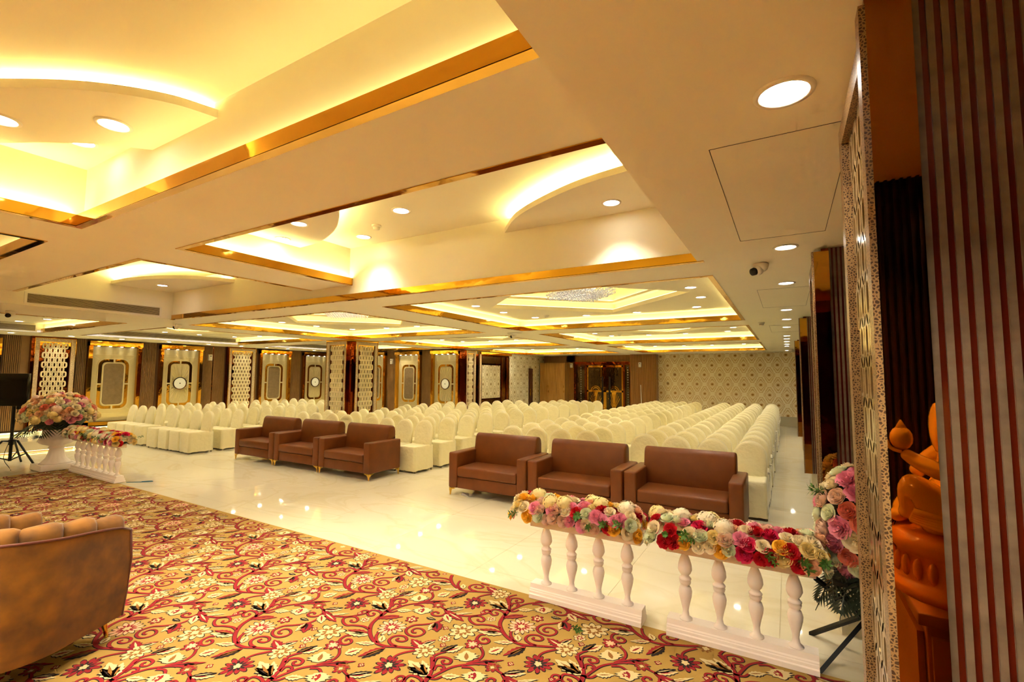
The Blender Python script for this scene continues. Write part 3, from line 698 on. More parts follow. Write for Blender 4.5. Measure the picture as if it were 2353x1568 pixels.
for (x0,x1,y0,y1) in TRAYS:
    r_ = [i for i, q in enumerate(ROWS) if q[0] == y0][0]; c_ = [i for i, q in enumerate(COLS) if q[0] == x0][0]
    if r_ == 2: continue
    lab = f'sparkling diamond-shaped crystal chandelier in the {rown[r_]}-row {coln[c_]} ceiling tray'
    loc = ((x0+x1)/2, (y0+y1)/2, 3.10)
    if ch0 is None: ch0 = chandelier(); ch0.location = loc; tag(ch0, lab, 'chandelier', 'crystal chandeliers')
    else: dup(ch0, loc, label=lab)
# air grilles
def grille(T, u0, u1, v0, v1, label):
    c = Vector(T(u0,0,v0)); e = empty('air_grille', c, label, 'air vent', 'linear air grilles')
    T2 = lambda u,wv,v: Vector(T(u,wv,v))-c
    MB(T2).box(u0,u1,.001,.004,v0,v1).build('backing', M['grilledark'], e)
    m = MB(T2); m.box(u0-.03,u1+.03,.0,.012,v1,v1+.02).box(u0-.03,u1+.03,.0,.012,v0-.02,v0).box(u0-.03,u0,0,.012,v0,v1).box(u1,u1+.03,0,.012,v0,v1); m.build('frame', M['white'], e)
    n = 8; L_ = u1-u0; p = (v1-v0)/n
    T3 = lambda u,wv,v: Vector(T(u0+u,wv,v0+v))-c
    sm = MB(T3).box(0,L_,.004,.016,p*.3,p*.75).mesh('slat', M['grille'])
    up = Vector(T(u0,0,v0+p))-Vector(T(u0,0,v0))
    for i in range(n): ob('slat', sm, e, loc=up*i)
TG = lambda X: (lambda u,wv,v: (X+wv,u,v))
grille(TG(-9.1),2.2,3.80,2.73,2.86,'long slatted air grille below the crescent plate at the beam recess')
grille(TG(-14.85-S),.5,3.78,2.72,2.85,'slatted air grille at the picture edge in the plain tray')
grille(TG(-14.95-S),5.05,8.4,2.75,2.86,'long slatted air grille in the tray above the first two gold niches')
grille(TG(-14.95-S),9.7,12.8,2.75,2.86,'slatted air grille in the tray beside the square pillar capital')
# dome cameras and detectors
def dome_camera(x, y, label, a=-2.4):
    e = empty('security_camera', (x,y,Z_LOW), label, 'camera', rz=a)
    MB().lathe([(.055,0),(.06,-.012),(.05,-.05),(.03,-.065)],18).build('housing', M['white'], e, True)
    MB().ball((.03,0,-.055),.045,14,8).build('eye_shell', M['white'], e, True)
    MB().tube([(.045,0,-.062),(.082,0,-.075)],[.034,.03],14).build('lens', M['black'], e, True)
dome_camera(-.16,4.33,'white dome camera with dark lens on the aisle ceiling')
dome_camera(-9.85,4.44,'small white dome camera on the beam beside the square pillar tray')
dome_camera(-10.2,2.3,'white dome camera under the beam at the picture edge',-.6)
dome_camera(-5.2,9.0,'tiny dark-eyed camera on the beam crossing near the hall centre')
def detector(x, y, z, label):
    e = empty('smoke_detector', (x,y,z), label, 'smoke detector', 'smoke detectors')
    MB().lathe([(.05,0),(.05,-.015),(.042,-.02)],18).build('base', M['white'], e, True)
    MB().lathe([(.036,-.02),(.034,-.045),(.02,-.055)],18).build('sensor', M['white'], e, True)
detector(-3.72,3.5,Z_UP,'smoke detector on the upper ceiling between two downlights')
detector(-3.84,7.85,Z_TRAY,'smoke detector in the first-row pillar-side diamond tray')
detector(-3.84,12.3,Z_TRAY,'smoke detector in the second-row pillar-side diamond tray')
detector(-.35,9.05,Z_LOW,'smoke detector on the aisle ceiling past the second hatch')
tag(MB().lathe([(.16,0),(.15,-.02),(.12,-.025)],24).build('ceiling_speaker', M['white'], None, True, loc=(-5.1,8.85,Z_LOW)),'round flush ceiling speaker on the beam between the diamond trays','speaker')
# wall sensors
def sensor(T, u, v, label):
    c = Vector(T(u,.03,v)); e = empty('wall_sensor', c, label, 'wall sensor', 'white wall sensors'); T2 = lambda a,wv,b: Vector(T(u+a,.03+wv,v+b))-c
    MB(T2).box(-.055,.055,0,.07,0,.2).build('housing', M['white'], e, bevel=.008)
    MB(T2).box(-.018,.018,.07,.076,.13,.16).build('eye', M['black'], e)
sensor(T_L,8.4,2.20,'white wall sensor on the fluted wood between medallion and lattice')
sensor(T_M,-13.05,2.18,'white wall sensor on fluted wood just past the square pillar')
sensor(T_B,-8.45,2.15,'white wall sensor between the cabinet and the glass doors')
sensor(lambda u,wv,v:(u,YB-.40-wv,v),-5.23,2.15,'white wall sensor on the slatted wood box beside the doors')
STEMS={
'main':[(0.0,0.0),(0.064,-0.077),(0.112,-0.183),(0.126,-0.271),(0.149,-0.349),(0.198,-0.413),(0.27,-0.47),(0.355,-0.504),(0.432,-0.5),(0.495,-0.47),(0.569,-0.438),(0.643,-0.4),(0.701,-0.387)],
'b1':[(0.133,-0.248),(0.094,-0.207),(0.043,-0.198),(0.005,-0.214),(0.009,-0.258),(0.046,-0.281),(0.069,-0.267),(0.06,-0.241),(0.038,-0.238)],
'b2':[(0.187,-0.409),(0.126,-0.404),(0.056,-0.429),(0.016,-0.453),(-0.04,-0.438),(-0.078,-0.4),(-0.058,-0.363),(-0.016,-0.344),(0.024,-0.363),(0.031,-0.396),(-0.0,-0.403),(-0.016,-0.385)],
'b3':[(0.143,-0.524),(0.116,-0.551),(0.123,-0.601),(0.168,-0.626),(0.204,-0.614),(0.208,-0.581),(0.179,-0.562),(0.156,-0.573),(0.168,-0.592)],
'b4':[(0.361,-0.5),(0.298,-0.453),(0.271,-0.403),(0.263,-0.374)],
'b5':[(0.498,-0.466),(0.441,-0.462),(0.4,-0.435),(0.395,-0.395),(0.42,-0.364),(0.464,-0.353),(0.498,-0.376),(0.491,-0.403),(0.461,-0.414),(0.439,-0.406),(0.441,-0.386)],
'b6':[(0.118,-0.173),(0.138,-0.101),(0.168,-0.021),(0.226,0.042),(0.296,0.091),(0.361,0.102),(0.459,0.079)],
'b6b':[(0.226,0.049),(0.263,0.129),(0.247,0.194),(0.19,0.244)],
'b7':[(0.459,0.079),(0.511,0.03),(0.536,-0.044),(0.523,-0.112),(0.469,-0.169),(0.417,-0.212),(0.404,-0.267),(0.422,-0.301),(0.462,-0.322),(0.513,-0.319),(0.542,-0.285),(0.537,-0.244),(0.495,-0.223),(0.457,-0.235),(0.45,-0.268),(0.474,-0.287),(0.496,-0.277)],
'b8':[(0.459,0.079),(0.521,0.063),(0.605,0.061),(0.687,0.097),(0.74,0.155),(0.767,0.21),(0.747,0.235),(0.721,0.223),(0.722,0.197),(0.745,0.192)],
'b9':[(0.499,0.036),(0.503,0.006),(0.485,-0.024),(0.447,-0.037),(0.415,-0.021),(0.422,0.01),(0.448,0.012),(0.456,-0.005)],
'b10':[(0.042,-0.033),(0.034,0.006),(0.07,0.035),(0.117,0.034),(0.133,0.0),(0.106,-0.02),(0.08,-0.003),(0.09,0.013)],
'b11':[(0.092,-0.101),(0.082,-0.059),(0.111,-0.041),(0.135,-0.055),(0.122,-0.077)],
'b12':[(0.138,-0.282),(0.151,-0.237),(0.186,-0.197),(0.237,-0.173)],
'b13':[(0.091,-0.17),(0.15,-0.16),(0.172,-0.121)],
'b14':[(0.217,0.009),(0.266,0.031),(0.309,0.015)],
'b15':[(0.63,-0.434),(0.58,-0.498),(0.563,-0.546),(0.572,-0.588)],
'b16':[(0.0,0.008),(0.015,0.051),(0.039,0.084)],
}
LEAVES=[((0.039,0.084),(0.101,0.191),0.32,'cream','red'),((0.009,0.065),(0.057,0.187),0.25,'black','brown'),((0.096,-0.167),(-0.102,-0.105),0.3,'cream','brown'),((0.092,-0.156),(-0.066,-0.155),0.22,'brown','black'),((0.092,-0.156),(-0.028,-0.061),0.25,'cream','brown'),((0.144,-0.273),(0.273,-0.164),0.14,'red','brown'),((0.239,-0.467),(0.078,-0.525),0.22,'cream','black'),((0.217,-0.447),(0.068,-0.491),0.2,'red','brown'),((0.353,-0.515),(0.237,-0.574),0.22,'cream','red'),((0.444,-0.511),(0.368,-0.673),0.2,'red','brown'),((0.448,-0.529),(0.4,-0.672),0.2,'black','brown'),((0.636,-0.391),(0.518,-0.354),0.35,'red','cream'),((0.625,-0.372),(0.672,-0.292),0.25,'cream','black'),((0.614,-0.359),(0.665,-0.276),0.2,'red','cream'),((0.464,0.081),(0.562,0.175),0.2,'black','cream'),((0.476,0.075),(0.58,0.151),0.22,'cream','red'),((0.502,0.051),(0.684,0.008),0.22,'red','cream'),((0.513,0.019),(0.61,-0.06),0.35,'cream','red'),((0.526,-0.099),(0.609,-0.2),0.4,'red','black'),((0.523,-0.112),(0.544,-0.217),0.3,'cream','brown'),((0.172,-0.121),(0.263,-0.066),0.3,'cream','brown'),((0.309,0.015),(0.358,-0.075),0.9,'cream','red'),((0.21,0.068),(0.143,0.161),0.8,'cream','brown'),((0.226,0.049),(0.401,0.198),0.12,'red','black'),((0.278,0.212),(0.328,0.311),0.45,'cream','red'),((0.373,-0.482),(0.325,-0.415),0.4,'cream','brown'),((0.42,-0.088),(0.501,-0.077),0.25,'black','cream'),((0.304,0.125),(0.427,0.128),0.3,'brown','red'),((0.545,0.031),(0.667,0.144),0.1,'cream','brown')]
FLOWERS=[((-0.082,0.026),0.1,9,'cream','brown'),((-0.168,-0.202),0.115,11,'red','black'),((0.303,-0.315),0.125,13,'blush','red'),((0.753,-0.103),0.125,9,'cream','brown'),((0.35,-0.162),0.06,6,'red','cream'),((0.19,0.244),0.025,4,'red','cream'),((0.378,0.098),0.06,7,'red','brown'),((0.068,-0.337),0.045,6,'cream','red'),((0.901,-0.197),0.07,7,'red','blush'),((0.706,-0.24),0.055,6,'cream','red'),((0.743,-0.302),0.03,4,'red','cream'),((-0.036,-0.292),0.025,4,'red','cream'),((0.454,0.186),0.028,4,'red','cream'),((0.631,-0.13),0.03,4,'red','cream'),((0.32,-0.032),0.05,6,'cream','red')]

# ================================================================== CARPET
CARPET_Y = 3.44
cp = MB().box(-11.42,.26,YF+.05,CARPET_Y,.0005,.012).build('carpet', pm('gold_carpet_pile','#b08c44',.95,var=(2.2,'#a38038'),bump=(260,.5,.004),space='World'))
tag(cp,'gold stage carpet woven with red scrolling vines and flowers','carpet')
PAT = {}
for k, c in (('red','#8e0817'),('black','#22120c'),('cream','#d2bd8a'),('brown','#8a5a1e'),('blush','#e6b08a')):
    PAT[k] = pm('carpet_'+k, c, .95, bump=(300,.4,.003), space='World')
pk = list(PAT)
def ribbon(m, pts, w0, w1, z, dx=0, dy=0):
    P = cr([(a,b,0) for a,b in pts], 5); A = []; B = []
    for i, p in enumerate(P):
        t = (P[min(i+1,len(P)-1)]-P[max(i-1,0)]); t = t.normalized() if t.length > 1e-9 else Vector((1,0,0)); n_ = Vector((-t.y,t.x,0)); w_ = (w0+(w1-w0)*i/(len(P)-1))/2
        A.append((p.x+n_.x*w_+dx,p.y+n_.y*w_+dy,z)); B.append((p.x-n_.x*w_+dx,p.y-n_.y*w_+dy,z))
    m.strip(A,B,False)
def leafpoly(a, b, wf, n=5, jag=.18):
    a, b = Vector(a), Vector(b); d = b-a; n_ = Vector((-d.y,d.x)); L_ = []; R_ = []
    for i in range(1, n*2):
        t = i/(n*2); wv = wf*math.sin(PI*t**.8)*.55*(1+jag*(1 if i % 2 else -1))
        L_.append(a+d*t+n_*wv); R_.append(a+d*t-n_*wv)
    return [a]+L_+[b]+R_[::-1]
rep = MB()
def rp(poly, z, k): rep.mi = pk.index(k); rep.add([(p[0],p[1],z) for p in poly],[tuple(range(len(poly)))])
for k, pts in STEMS.items():
    w_ = .027 if k == 'main' else .019
    rep.mi = pk.index('black'); ribbon(rep, pts, w_+.007, w_*.75+.006, .0126, .003, -.003)
    rep.mi = pk.index('red'); ribbon(rep, pts, w_, w_*.7, .0131)
for a, b, wf, c, d in LEAVES:
    va, vb = Vector(a), Vector(b)
    rp([p+Vector((.004,-.004)) for p in leafpoly(va, vb, wf*1.5)], .0127, 'black'); rp(leafpoly(va, vb, wf*1.3), .0133, c)
    rp(leafpoly(va+(vb-va)*.12, va+(vb-va)*.8, wf*.4), .0137, d)
for c0, r, n, c, d in FLOWERS:
    r *= .78; c0 = Vector(c0)
    def star(q, inr, nn, ph=0):
        o = []
        for i in range(nn):
            a = 2*PI*i/nn+ph
            for da, f in ((-PI/nn, inr), (-.55*PI/nn, .86), (-.12*PI/nn, .97), (.22*PI/nn, .92), (.6*PI/nn, .8)):
                o.append(c0+Vector((math.cos(a+da), math.sin(a+da)))*q*f*(1+.1*math.sin(3*a)))
        return o
    rp(star(r*1.12,.6,n),.0128,'black'); rp(star(r,.58,n),.0134,c); rp(star(r*.62,.5,n,.2),.0138,d); rp(star(r*.3,.6,max(4,n//2)),.0142,'cream' if d != 'cream' else 'red')
va, vb = Vector((.765,-.435)), Vector((.765,.470)); org = Vector((-2.72,2.83))
big = MB(); clipn = 0
for i in range(-14, 14):
    for j in range(-14, 14):
        o_ = org+va*i+vb*j
        if not (-12.6 < o_.x < 1.2 and -.8 < o_.y < 4.2): continue
        for f, mi in zip(rep.f, rep.m):
            vs = [(rep.v[q][0]+o_.x, rep.v[q][1]+o_.y, rep.v[q][2]) for q in f]
            if all(-11.40 < p[0] < .24 and p[1] < CARPET_Y-.012 for p in vs):
                b_ = len(big.v); big.v += vs; big.f.append(tuple(range(b_, b_+len(vs)))); big.m.append(mi)
big.build('woven_pattern', [PAT[k] for k in pk], cp, kind='stuff')

# ================================================================== COVERED CHAIRS
def chair_meshes(seed):
    rnd = random.Random(seed)
    W_, top, lean = .20, .905, .13
    out = []
    pts = [(-W_*.98,.40),(-W_,.55),(-W_,.70)]
    for k in range(0, 13):
        a = PI-PI*k/12; pts.append((W_*.99*math.cos(a), .715+(top-.715)*math.sin(a)))
    pts += [(W_,.70),(W_,.55),(W_*.98,.40)]
    cx, cz = 0, .62
    def ringy(sc_, y, jit=0):
        return [(cx+(p[0]-cx)*sc_, y+(p[1]-.45)*lean - lean*.45, cz+(p[1]-cz)*sc_+rnd.uniform(-jit,jit)) for p in pts]
    m = MB(); m.loft([ringy(.55,-.048),ringy(.86,-.046),ringy(.96,-.036),ringy(1.0,-.02),ringy(1.0,.015),ringy(.95,.03),ringy(.7,.036)], True, True)
    back = m.mesh('back_cover', M['cover'], True)
    m = MB(); P = []; n = 9
    hw, y0, y1 = .200, -.50, .0
    for s, (a, b) in enumerate((((-hw,y1),(-hw,y0)),((-hw,y0),(hw,y0)),((hw,y0),(hw,y1)),((hw,y1),(-hw,y1)))):
        for k in range(n): t = k/n; P.append((a[0]+(b[0]-a[0])*t, a[1]+(b[1]-a[1])*t))
    ph = [rnd.uniform(0,6) for _ in range(4)]
    def R_(zz, sc_, fold):
        o = []
        for i, (x, y) in enumerate(P):
            f = 1+fold*(math.sin(i*1.9+ph[0])+.6*math.sin(i*.83+ph[1]))
            o.append((x*sc_*f, (y+.25)*sc_*f-.25, zz+ (rnd.uniform(-.006,.006) if fold > .005 else 0)))
        return o
    m.loft([R_(.462,.55,0),R_(.47,.88,0),R_(.466,.96,0),R_(.45,1.0,0),R_(.38,1.005,.004),R_(.2,1.01,.009),R_(.035,1.025,.012)], True, False)
    seat = m.mesh('seat_cover', M['cover'], True)
    m = MB(); m.tube([(p[0]*1.0,(-.02)+(p[1]-.45)*lean-lean*.45,p[1]+(.002)) for p in pts], .0045, 5); pip = m.mesh('piping', M['coverseam'], True)
    return back, seat, pip
leg_me = MB().box(-.011,.011,-.011,.011,0,.05).mesh('leg', M['chairleg'])
tie_me = MB().ball((0,0,0),.02,8,5,(1,.8,.8)).tube([(0,0,0),(.01,-.01,-.05),(.0,-.02,-.1)],[.012,.01,.006],5).mesh('tie', M['coverseam'], True)
protos = []
for s in range(4):
    b_, s_, p_ = chair_meshes(40+s); protos.append((b_, s_, p_))
def chair(x, y, label, group, detail, rz):
    b_, s_, p_ = random.choice(protos)
    e = empty('banquet_chair', (x,y,0), label, 'chair', group, rz=rz)
    ob('back_cover', b_, e); ob('seat_cover', s_, e)
    if detail:
        ob('piping', p_, e)
        for sx in (-.19,.19):
            for sy in (-.46,-.03): ob('leg', leg_me, e, loc=(sx,sy,0))
    return e
BLK = [ # x columns (counted from the pillars), first row y, rows, step, block words
 ([-.46,-.93,-1.40,-1.86],7.15,16,.685,'block beside the mirrored pillars'),
 ([-2.74,-3.19,-3.64,-4.08],7.07,16,.683,'second block from the mirrored pillars'),
 ([-6.0,-6.47,-6.94,-7.38],7.0,14,.685,'third block from the mirrored pillars'),
 ([-8.2,-8.70,-9.2,-9.66],7.05,12,.685,'fourth block from the mirrored pillars'),
 ([-11.5,-12.02,-12.52,-13.02],5.95,8,.69,'second block from the panelled wall'),
 ([-13.8,-14.34,-14.86,-15.38],5.97,8,.685,'block beside the panelled wall')]
for bi, (xs, y0, nr, st_, words_) in enumerate(BLK):
    for r in range(nr):
        for c, x in enumerate(xs):
            yy = y0+st_*r; xx = x+(.016*r if bi == 2 else 0)
            if bi == 3 and ((xx < -9.5 and 8.1 < yy < 10.1) or yy > 12.9 and xx < -9.0): continue
            o = chair(xx+random.uniform(-.012,.012), yy+random.uniform(-.02,.02), f'cream covered banquet chair, {ORD[r+1]} row of {words_}, {ORD[c+1]} seat', 'cream covered banquet chairs', r < 3 or (bi == 0 and c == 0) or (bi == 2 and c == 0), random.uniform(-.03,.03))
            if bi == 0 and c == 0: ob('tie', tie_me, o, loc=(.215,-.03,.50))

# ================================================================== BROWN ARMCHAIRS
def armchair():
    e = empty('leather_armchair'); W_, D_ = 1.30, .73; A_ = .15
    MB().box(A_-.005,W_-A_+.005,.015,D_-.03,.11,.275).build('base', M['leather'], e, bevel=.012)
    MB().box(A_+.004,W_-A_-.004,-.008,.52,.277,.42).build('seat_cushion', M['leather'], e, bevel=.028, seg=3)
    m = MB(); prof = [(.47,.40),(.50,.62),(.535,.80),(.56,.845),(.60,.858),(.66,.85),(.70,.82),(.715,.75),(.72,.12),(.55,.12)]
    m.loft([[(x,a,b) for a,b in prof] for x in (.11,W_-.11)]); m.build('backrest', M['leather'], e, bevel=.03, seg=3)
    for x in (0, W_-A_): MB().box(x,x+A_,0,D_,.11,.62).build('arm', M['leather'], e, bevel=.022, seg=3)
    for x, sx in ((.012,1),(W_-.012,-1)):
        for y, sy in ((.008,1),(D_-.012,-1)):
            m = MB()
            m.add([(x,y,.112),(x+sx*.11,y,.108),(x+sx*.11,y,.100),(x+sx*.05,y,.085),(x+sx*.03,y,.06),(x,y,.06)],[(0,1,2,3,4,5)]); m.add([(x,y,.112),(x,y+sy*.11,.108),(x,y+sy*.11,.100),(x,y+sy*.05,.085),(x,y+sy*.03,.06),(x,y,.06)],[(0,1,2,3,4,5)])
            m.box(min(x,x+sx*.09),max(x,x+sx*.09),min(y,y+sy*.012),max(y,y+sy*.012),.098,.111).box(min(x,x+sx*.012),max(x,x+sx*.012),min(y,y+sy*.09),max(y,y+sy*.09),.098,.111)
            m.tube([(x+sx*.018,y+sy*.018,.108),(x+sx*.012,y+sy*.012,0)],[.022,.010],8); m.build('leg', M['brass'], e)
    return e
a0 = armchair(); locs = [(-9.96,5.66,'seen beside the covered chairs block'),(-8.64,5.66,''),(-7.32,5.66,''),(-4.38,5.66,''),(-3.06,5.66,''),(-1.74,5.66,'')]
labs = ['brown leather armchair at the wall-side end of the farther trio','middle brown leather armchair of the trio opposite the square pillar','brown leather armchair at the aisle end of the farther trio','brown leather armchair with white paper beneath it, end of the front trio','middle brown leather armchair behind the flower balustrade','brown leather armchair at the mirrored-pillar end of the front trio']
tag(a0, labs[0], 'armchair', 'brown leather armchairs facing the stage'); a0.location = locs[0][:2]+(0,)
for l, lb in zip(locs[1:], labs[1:]): dup(a0, l[:2]+(0,), random.uniform(-.008,.008), lb)
pp = MB(); pp.add([(0,0,0),(.17,-.03,.002),(.20,.09,.006),(.06,.13,.003),(-.02,.08,.02)],[(0,1,2,3,4)]); tag(pp.build('paper_sheet', M['white'], None, loc=(-4.2,5.72,.004)),'crumpled white paper lying under an armchair','paper')
# ================================================================== FLOWERS
def petal_bloom(rings, seed, ruffle=0.0, center=.18):
    # rings: (count, radius, rim height, flare, half angle); cupped petals wrapped round the axis, facing +Z
    rnd = random.Random(seed); m = MB()
    for cnt, r0, h0, op, aw in rings:
        ph = rnd.uniform(0, 6)
        for k in range(cnt):
            a = ph+2*PI*k/cnt+rnd.uniform(-.1,.1); tl = rnd.uniform(-.05,.05); vs = []
            for j in range(4):
                t = j/3
                for i in range(5):
                    s = i/2-1; az = a+s*aw*(.55+.45*math.sin(PI*min(1,t*1.1)*.75)); tip = t*(1-.16*s*s)
                    rad = r0*math.sin(min(1.75,.25+tip*1.5))*(1-.06*s)+op*max(0,tip-.72)*1.1; z = -.12+(h0+.12+tl)*tip**1.25-op*max(0,tip-.8)*.7+ruffle*math.sin(7*s+k+4*t)*t
                    rad += ruffle*math.cos(8*s+k)*t
                    vs.append((rad*math.cos(az), rad*math.sin(az), z))
            m.add(vs, [(j*5+i, j*5+i+1, j*5+i+6, j*5+i+5) for j in range(3) for i in range(4)])
    m.ball((0,0,.3),center,8,5,(1,1,1.6))
    return m
rose = petal_bloom([(5,1.0,.30,.55,.80),(5,.80,.52,.35,.80),(4,.58,.68,.22,.92),(3,.36,.78,.12,1.1),(2,.2,.82,.05,1.4)],1)
carn = petal_bloom([(8,1.0,.25,.5,.5),(8,.82,.46,.4,.5),(7,.64,.60,.35,.52),(6,.45,.72,.3,.6),(4,.25,.8,.2,.8)],2,.06,.12)
peony = petal_bloom([(6,1.0,.42,.25,.72),(6,.88,.58,.12,.70),(5,.68,.70,.05,.8),(4,.45,.78,0,.95),(3,.25,.8,0,1.2)],3,.025,.15)
hyd = MB(); _r = random.Random(4)
for i in range(58):
    z = 1-1.2*(i+.5)/58; a = i*2.39996; q = math.sqrt(max(0,1-z*z)); nrm = Vector((q*math.cos(a),q*math.sin(a),max(z,-.2))).normalized(); c = nrm*(.86+.14*_r.random())
    u = nrm.orthogonal().normalized(); v = nrm.cross(u); ph = _r.uniform(0,1.5)
    for k in range(4):
        t = ph+PI/2*k; d = u*math.cos(t)+v*math.sin(t); e_ = u*math.cos(t+PI/2)+v*math.sin(t+PI/2)
        hyd.add([c, c+d*.15+e_*.13+nrm*.05, c+d*.25-nrm*.02, c+d*.15-e_*.13+nrm*.05],[(0,1,2,3)])
hyd.ball((0,0,0),.74,10,6)
KIND = {'rose':rose,'carnation':carn,'peony':peony,'hydrangea':hyd}
BL = {}
def bloom_mesh(kind, col):
    if (kind, col) not in BL: BL[kind, col] = KIND[kind].mesh(kind, FL[col], True)
    return BL[kind, col]
def orient(nrm, spin):
    q = Vector((0,0,1)).rotation_difference(Vector(nrm)); return (q.to_matrix() @ Matrix.Rotation(spin,3,'Z')).to_euler()
sprig = MB(); _r = random.Random(9)
for k in range(14):
    t = k/14; a = k*2.4; b = Vector((0,0,.9*t)); d = Vector((math.cos(a),math.sin(a),.5)).normalized(); s = d.cross(Vector((0,0,1))).normalized()*.09
    sprig.add([b, b+d*.2+s, b+d*.4, b+d*.2-s],[(0,1,2,3)])
sprig.tube([(0,0,-.1),(0,0,.9)],.015,4)
SPRIG = sprig.mesh('leaf_sprig', M['leaf'])
def bloom(parent, p, nrm, size, kind, col, rnd):
    o = ob(kind+'_bloom', bloom_mesh(kind, col), parent, loc=p); o.rotation_euler = orient(nrm, rnd.uniform(0,6.28)); o.scale = (size,)*3; return o
def palm(parent, p, rot, L_=.36, n=11, half=.55):
    m = MB()
    m.tube([(0,0,0),(L_*.5,0,.01),(L_,0,-.02)],[.006,.005,.002],5)
    for i in range(n):
        t = .12+.86*i/(n-1)
        for s in (-1,1):
            ll = half*L_*math.sin(PI*(.25+.7*t))*1.0; a = s*(1.15-.7*t); b = Vector((L_*t*.8,0,.008)); d = Vector((math.cos(a),math.sin(a),-.12)); w_ = Vector((-math.sin(a),math.cos(a),0))*.011
            m.add([b, b+d*ll*.5+w_+Vector((0,0,.006)), b+d*ll, b+d*ll*.5-w_+Vector((0,0,.006))],[(0,1,2,3)])
    o = m.build('palm_leaf', M['green'], parent); o.location = p; o.rotation_euler = rot; return o
# ---- balustrades with garlands
def balustrade(x0, x1, label):
    e = empty('balustrade', ((x0+x1)/2,3.465,.0145), label, 'balustrade', 'white plaster balustrade sections'); h = (x1-x0)/2
    hp = [(.076,0),(.076,.030),(.066,.036),(.066,.052),(.060,.058),(.060,.064),(.052,.072),(.048,.105)]; prof = [(-a,b) for a,b in hp]+[(a,b) for a,b in hp[::-1]]
    m = MB(); m.loft([[(x,a,b) for a,b in prof] for x in (-h,h)]); m.build('plinth', M['plaster'], e)
    MB().box(-h,h,-.062,.062,.545,.60).build('rail', M['plaster'], e, bevel=.006)
    pr = [(.042,.105),(.042,.112),(.024,.125),(.018,.16),(.026,.20),(.040,.255),(.044,.285),(.036,.315),(.024,.325),(.033,.335),(.038,.35),(.034,.362),(.040,.366),(.040,.372),(.033,.378),(.024,.392),(.035,.405),(.046,.43),(.044,.46),(.034,.495),(.022,.525),(.019,.546)]
    bm_ = MB().lathe(pr,20).mesh('baluster', M['plaster'], True)
    for k in range(4): ob('baluster', bm_, e, loc=(-h+.115+(2*h-.23)*k/3,0,0))
    return e
def garland(x0, x1, label, seed, dense=1.0):
    rnd = random.Random(seed); cx = (x0+x1)/2; e = empty('flower_garland', (cx,3.465,.6155), label, 'flower garland', 'rose garlands on the balustrade rails'); L_ = (x1-x0)/2
    MB().box(-L_+.15,L_-.15,-.085,.085,0,.06).build('floral_foam', M['leafdark'], e, bevel=.03)
    pts = []; nl = int(15*dense*(x1-x0)/1.1)
    for i in range(nl):
        for j in range(7):
            th = -.02+(PI+.10)*j/6; u = -L_+.05+(2*L_-.1)*(i+.5*(j%2)+.25)/nl
            if rnd.random() < .04: continue
            pts.append((u+rnd.uniform(-.02,.02), th+rnd.uniform(-.12,.12)))
    for u, th in pts:
        e_f = 1-max(0,abs(u)/L_-.8)*1.2; y = -math.cos(th)*.155*e_f; z = .055+math.sin(th)*.115*e_f
        nrm = Vector((.25*u/L_*(1 if abs(u) < .8*L_ else 3), -math.cos(th)*.9, math.sin(th)+.25+rnd.uniform(-.2,.2))).normalized()
        q = rnd.random()
        if q < .08: kind, col, s = 'hydrangea', rnd.choice(('butter','cream','blush')), .066
        else:
            col = rnd.choices(('red','magenta','pink','yellow','cream','peach','pale','blush','butter'),(16,8,17,12,22,6,14,6,9))[0]
            kind = {'red':'carnation','magenta':'carnation','pink':'carnation','yellow':'rose','cream':'rose','peach':'rose','pale':'peony','blush':'peony','butter':'rose'}[col] if rnd.random() < .8 else 'rose'
            s = rnd.uniform(.039,.050)*(1.15 if kind == 'hydrangea' else 1)
        bloom(e, (u,y,z), nrm, s, kind, col, rnd)
    for sg in (-1,1):
        for k in range(9):
            th = PI*(k%5)/4; q = .6 if k > 4 else 1; col = rnd.choice(('cream','pink','red','yellow','peach','pale','butter'))
            bloom(e, (sg*(L_-.04-.05*(q < 1)*0-.03*math.sin(th)), -math.cos(th)*.12*q, .03+math.sin(th)*.10*q), Vector((sg*1.1,-math.cos(th)*.5,math.sin(th)*.6+.1)).normalized(), .045, 'carnation' if col in ('red','pink') else 'rose', col, rnd)
    for k in range(16):
        u = rnd.uniform(-L_,L_); s_ = rnd.choice((-1,-1,1)); o = ob('leaf_sprig', SPRIG, e, loc=(u,s_*.15,.07+rnd.uniform(-.02,.05))); o.rotation_euler = orient((rnd.uniform(-.6,.6),s_,rnd.uniform(-.4,.6)),rnd.uniform(0,6)); o.scale = (rnd.uniform(.06,.1),)*3
    return e
for (x0,x1), lb in zip(((-1.81,-.93),(-.76,.11),(-11.10,-10.18),(-10.17,-9.25)),('white plaster balustrade section beside the centre gap, front of the armchairs','white plaster balustrade section beside the folding flower stand','far white balustrade section touching the urn','far white balustrade section with the loose blue wire at its end')): balustrade(x0,x1,lb)
garland(-1.98,-.90,'mixed rose garland on the balustrade before the front armchairs',11); garland(-.90,.20,'mixed rose garland on the balustrade beside the folding flower stand',12)
garland(-11.2,-10.17,'mixed flower garland on the far balustrade next to the urn',13); garland(-10.17,-9.12,'mixed flower garland on the far balustrade by the blue wire',14)
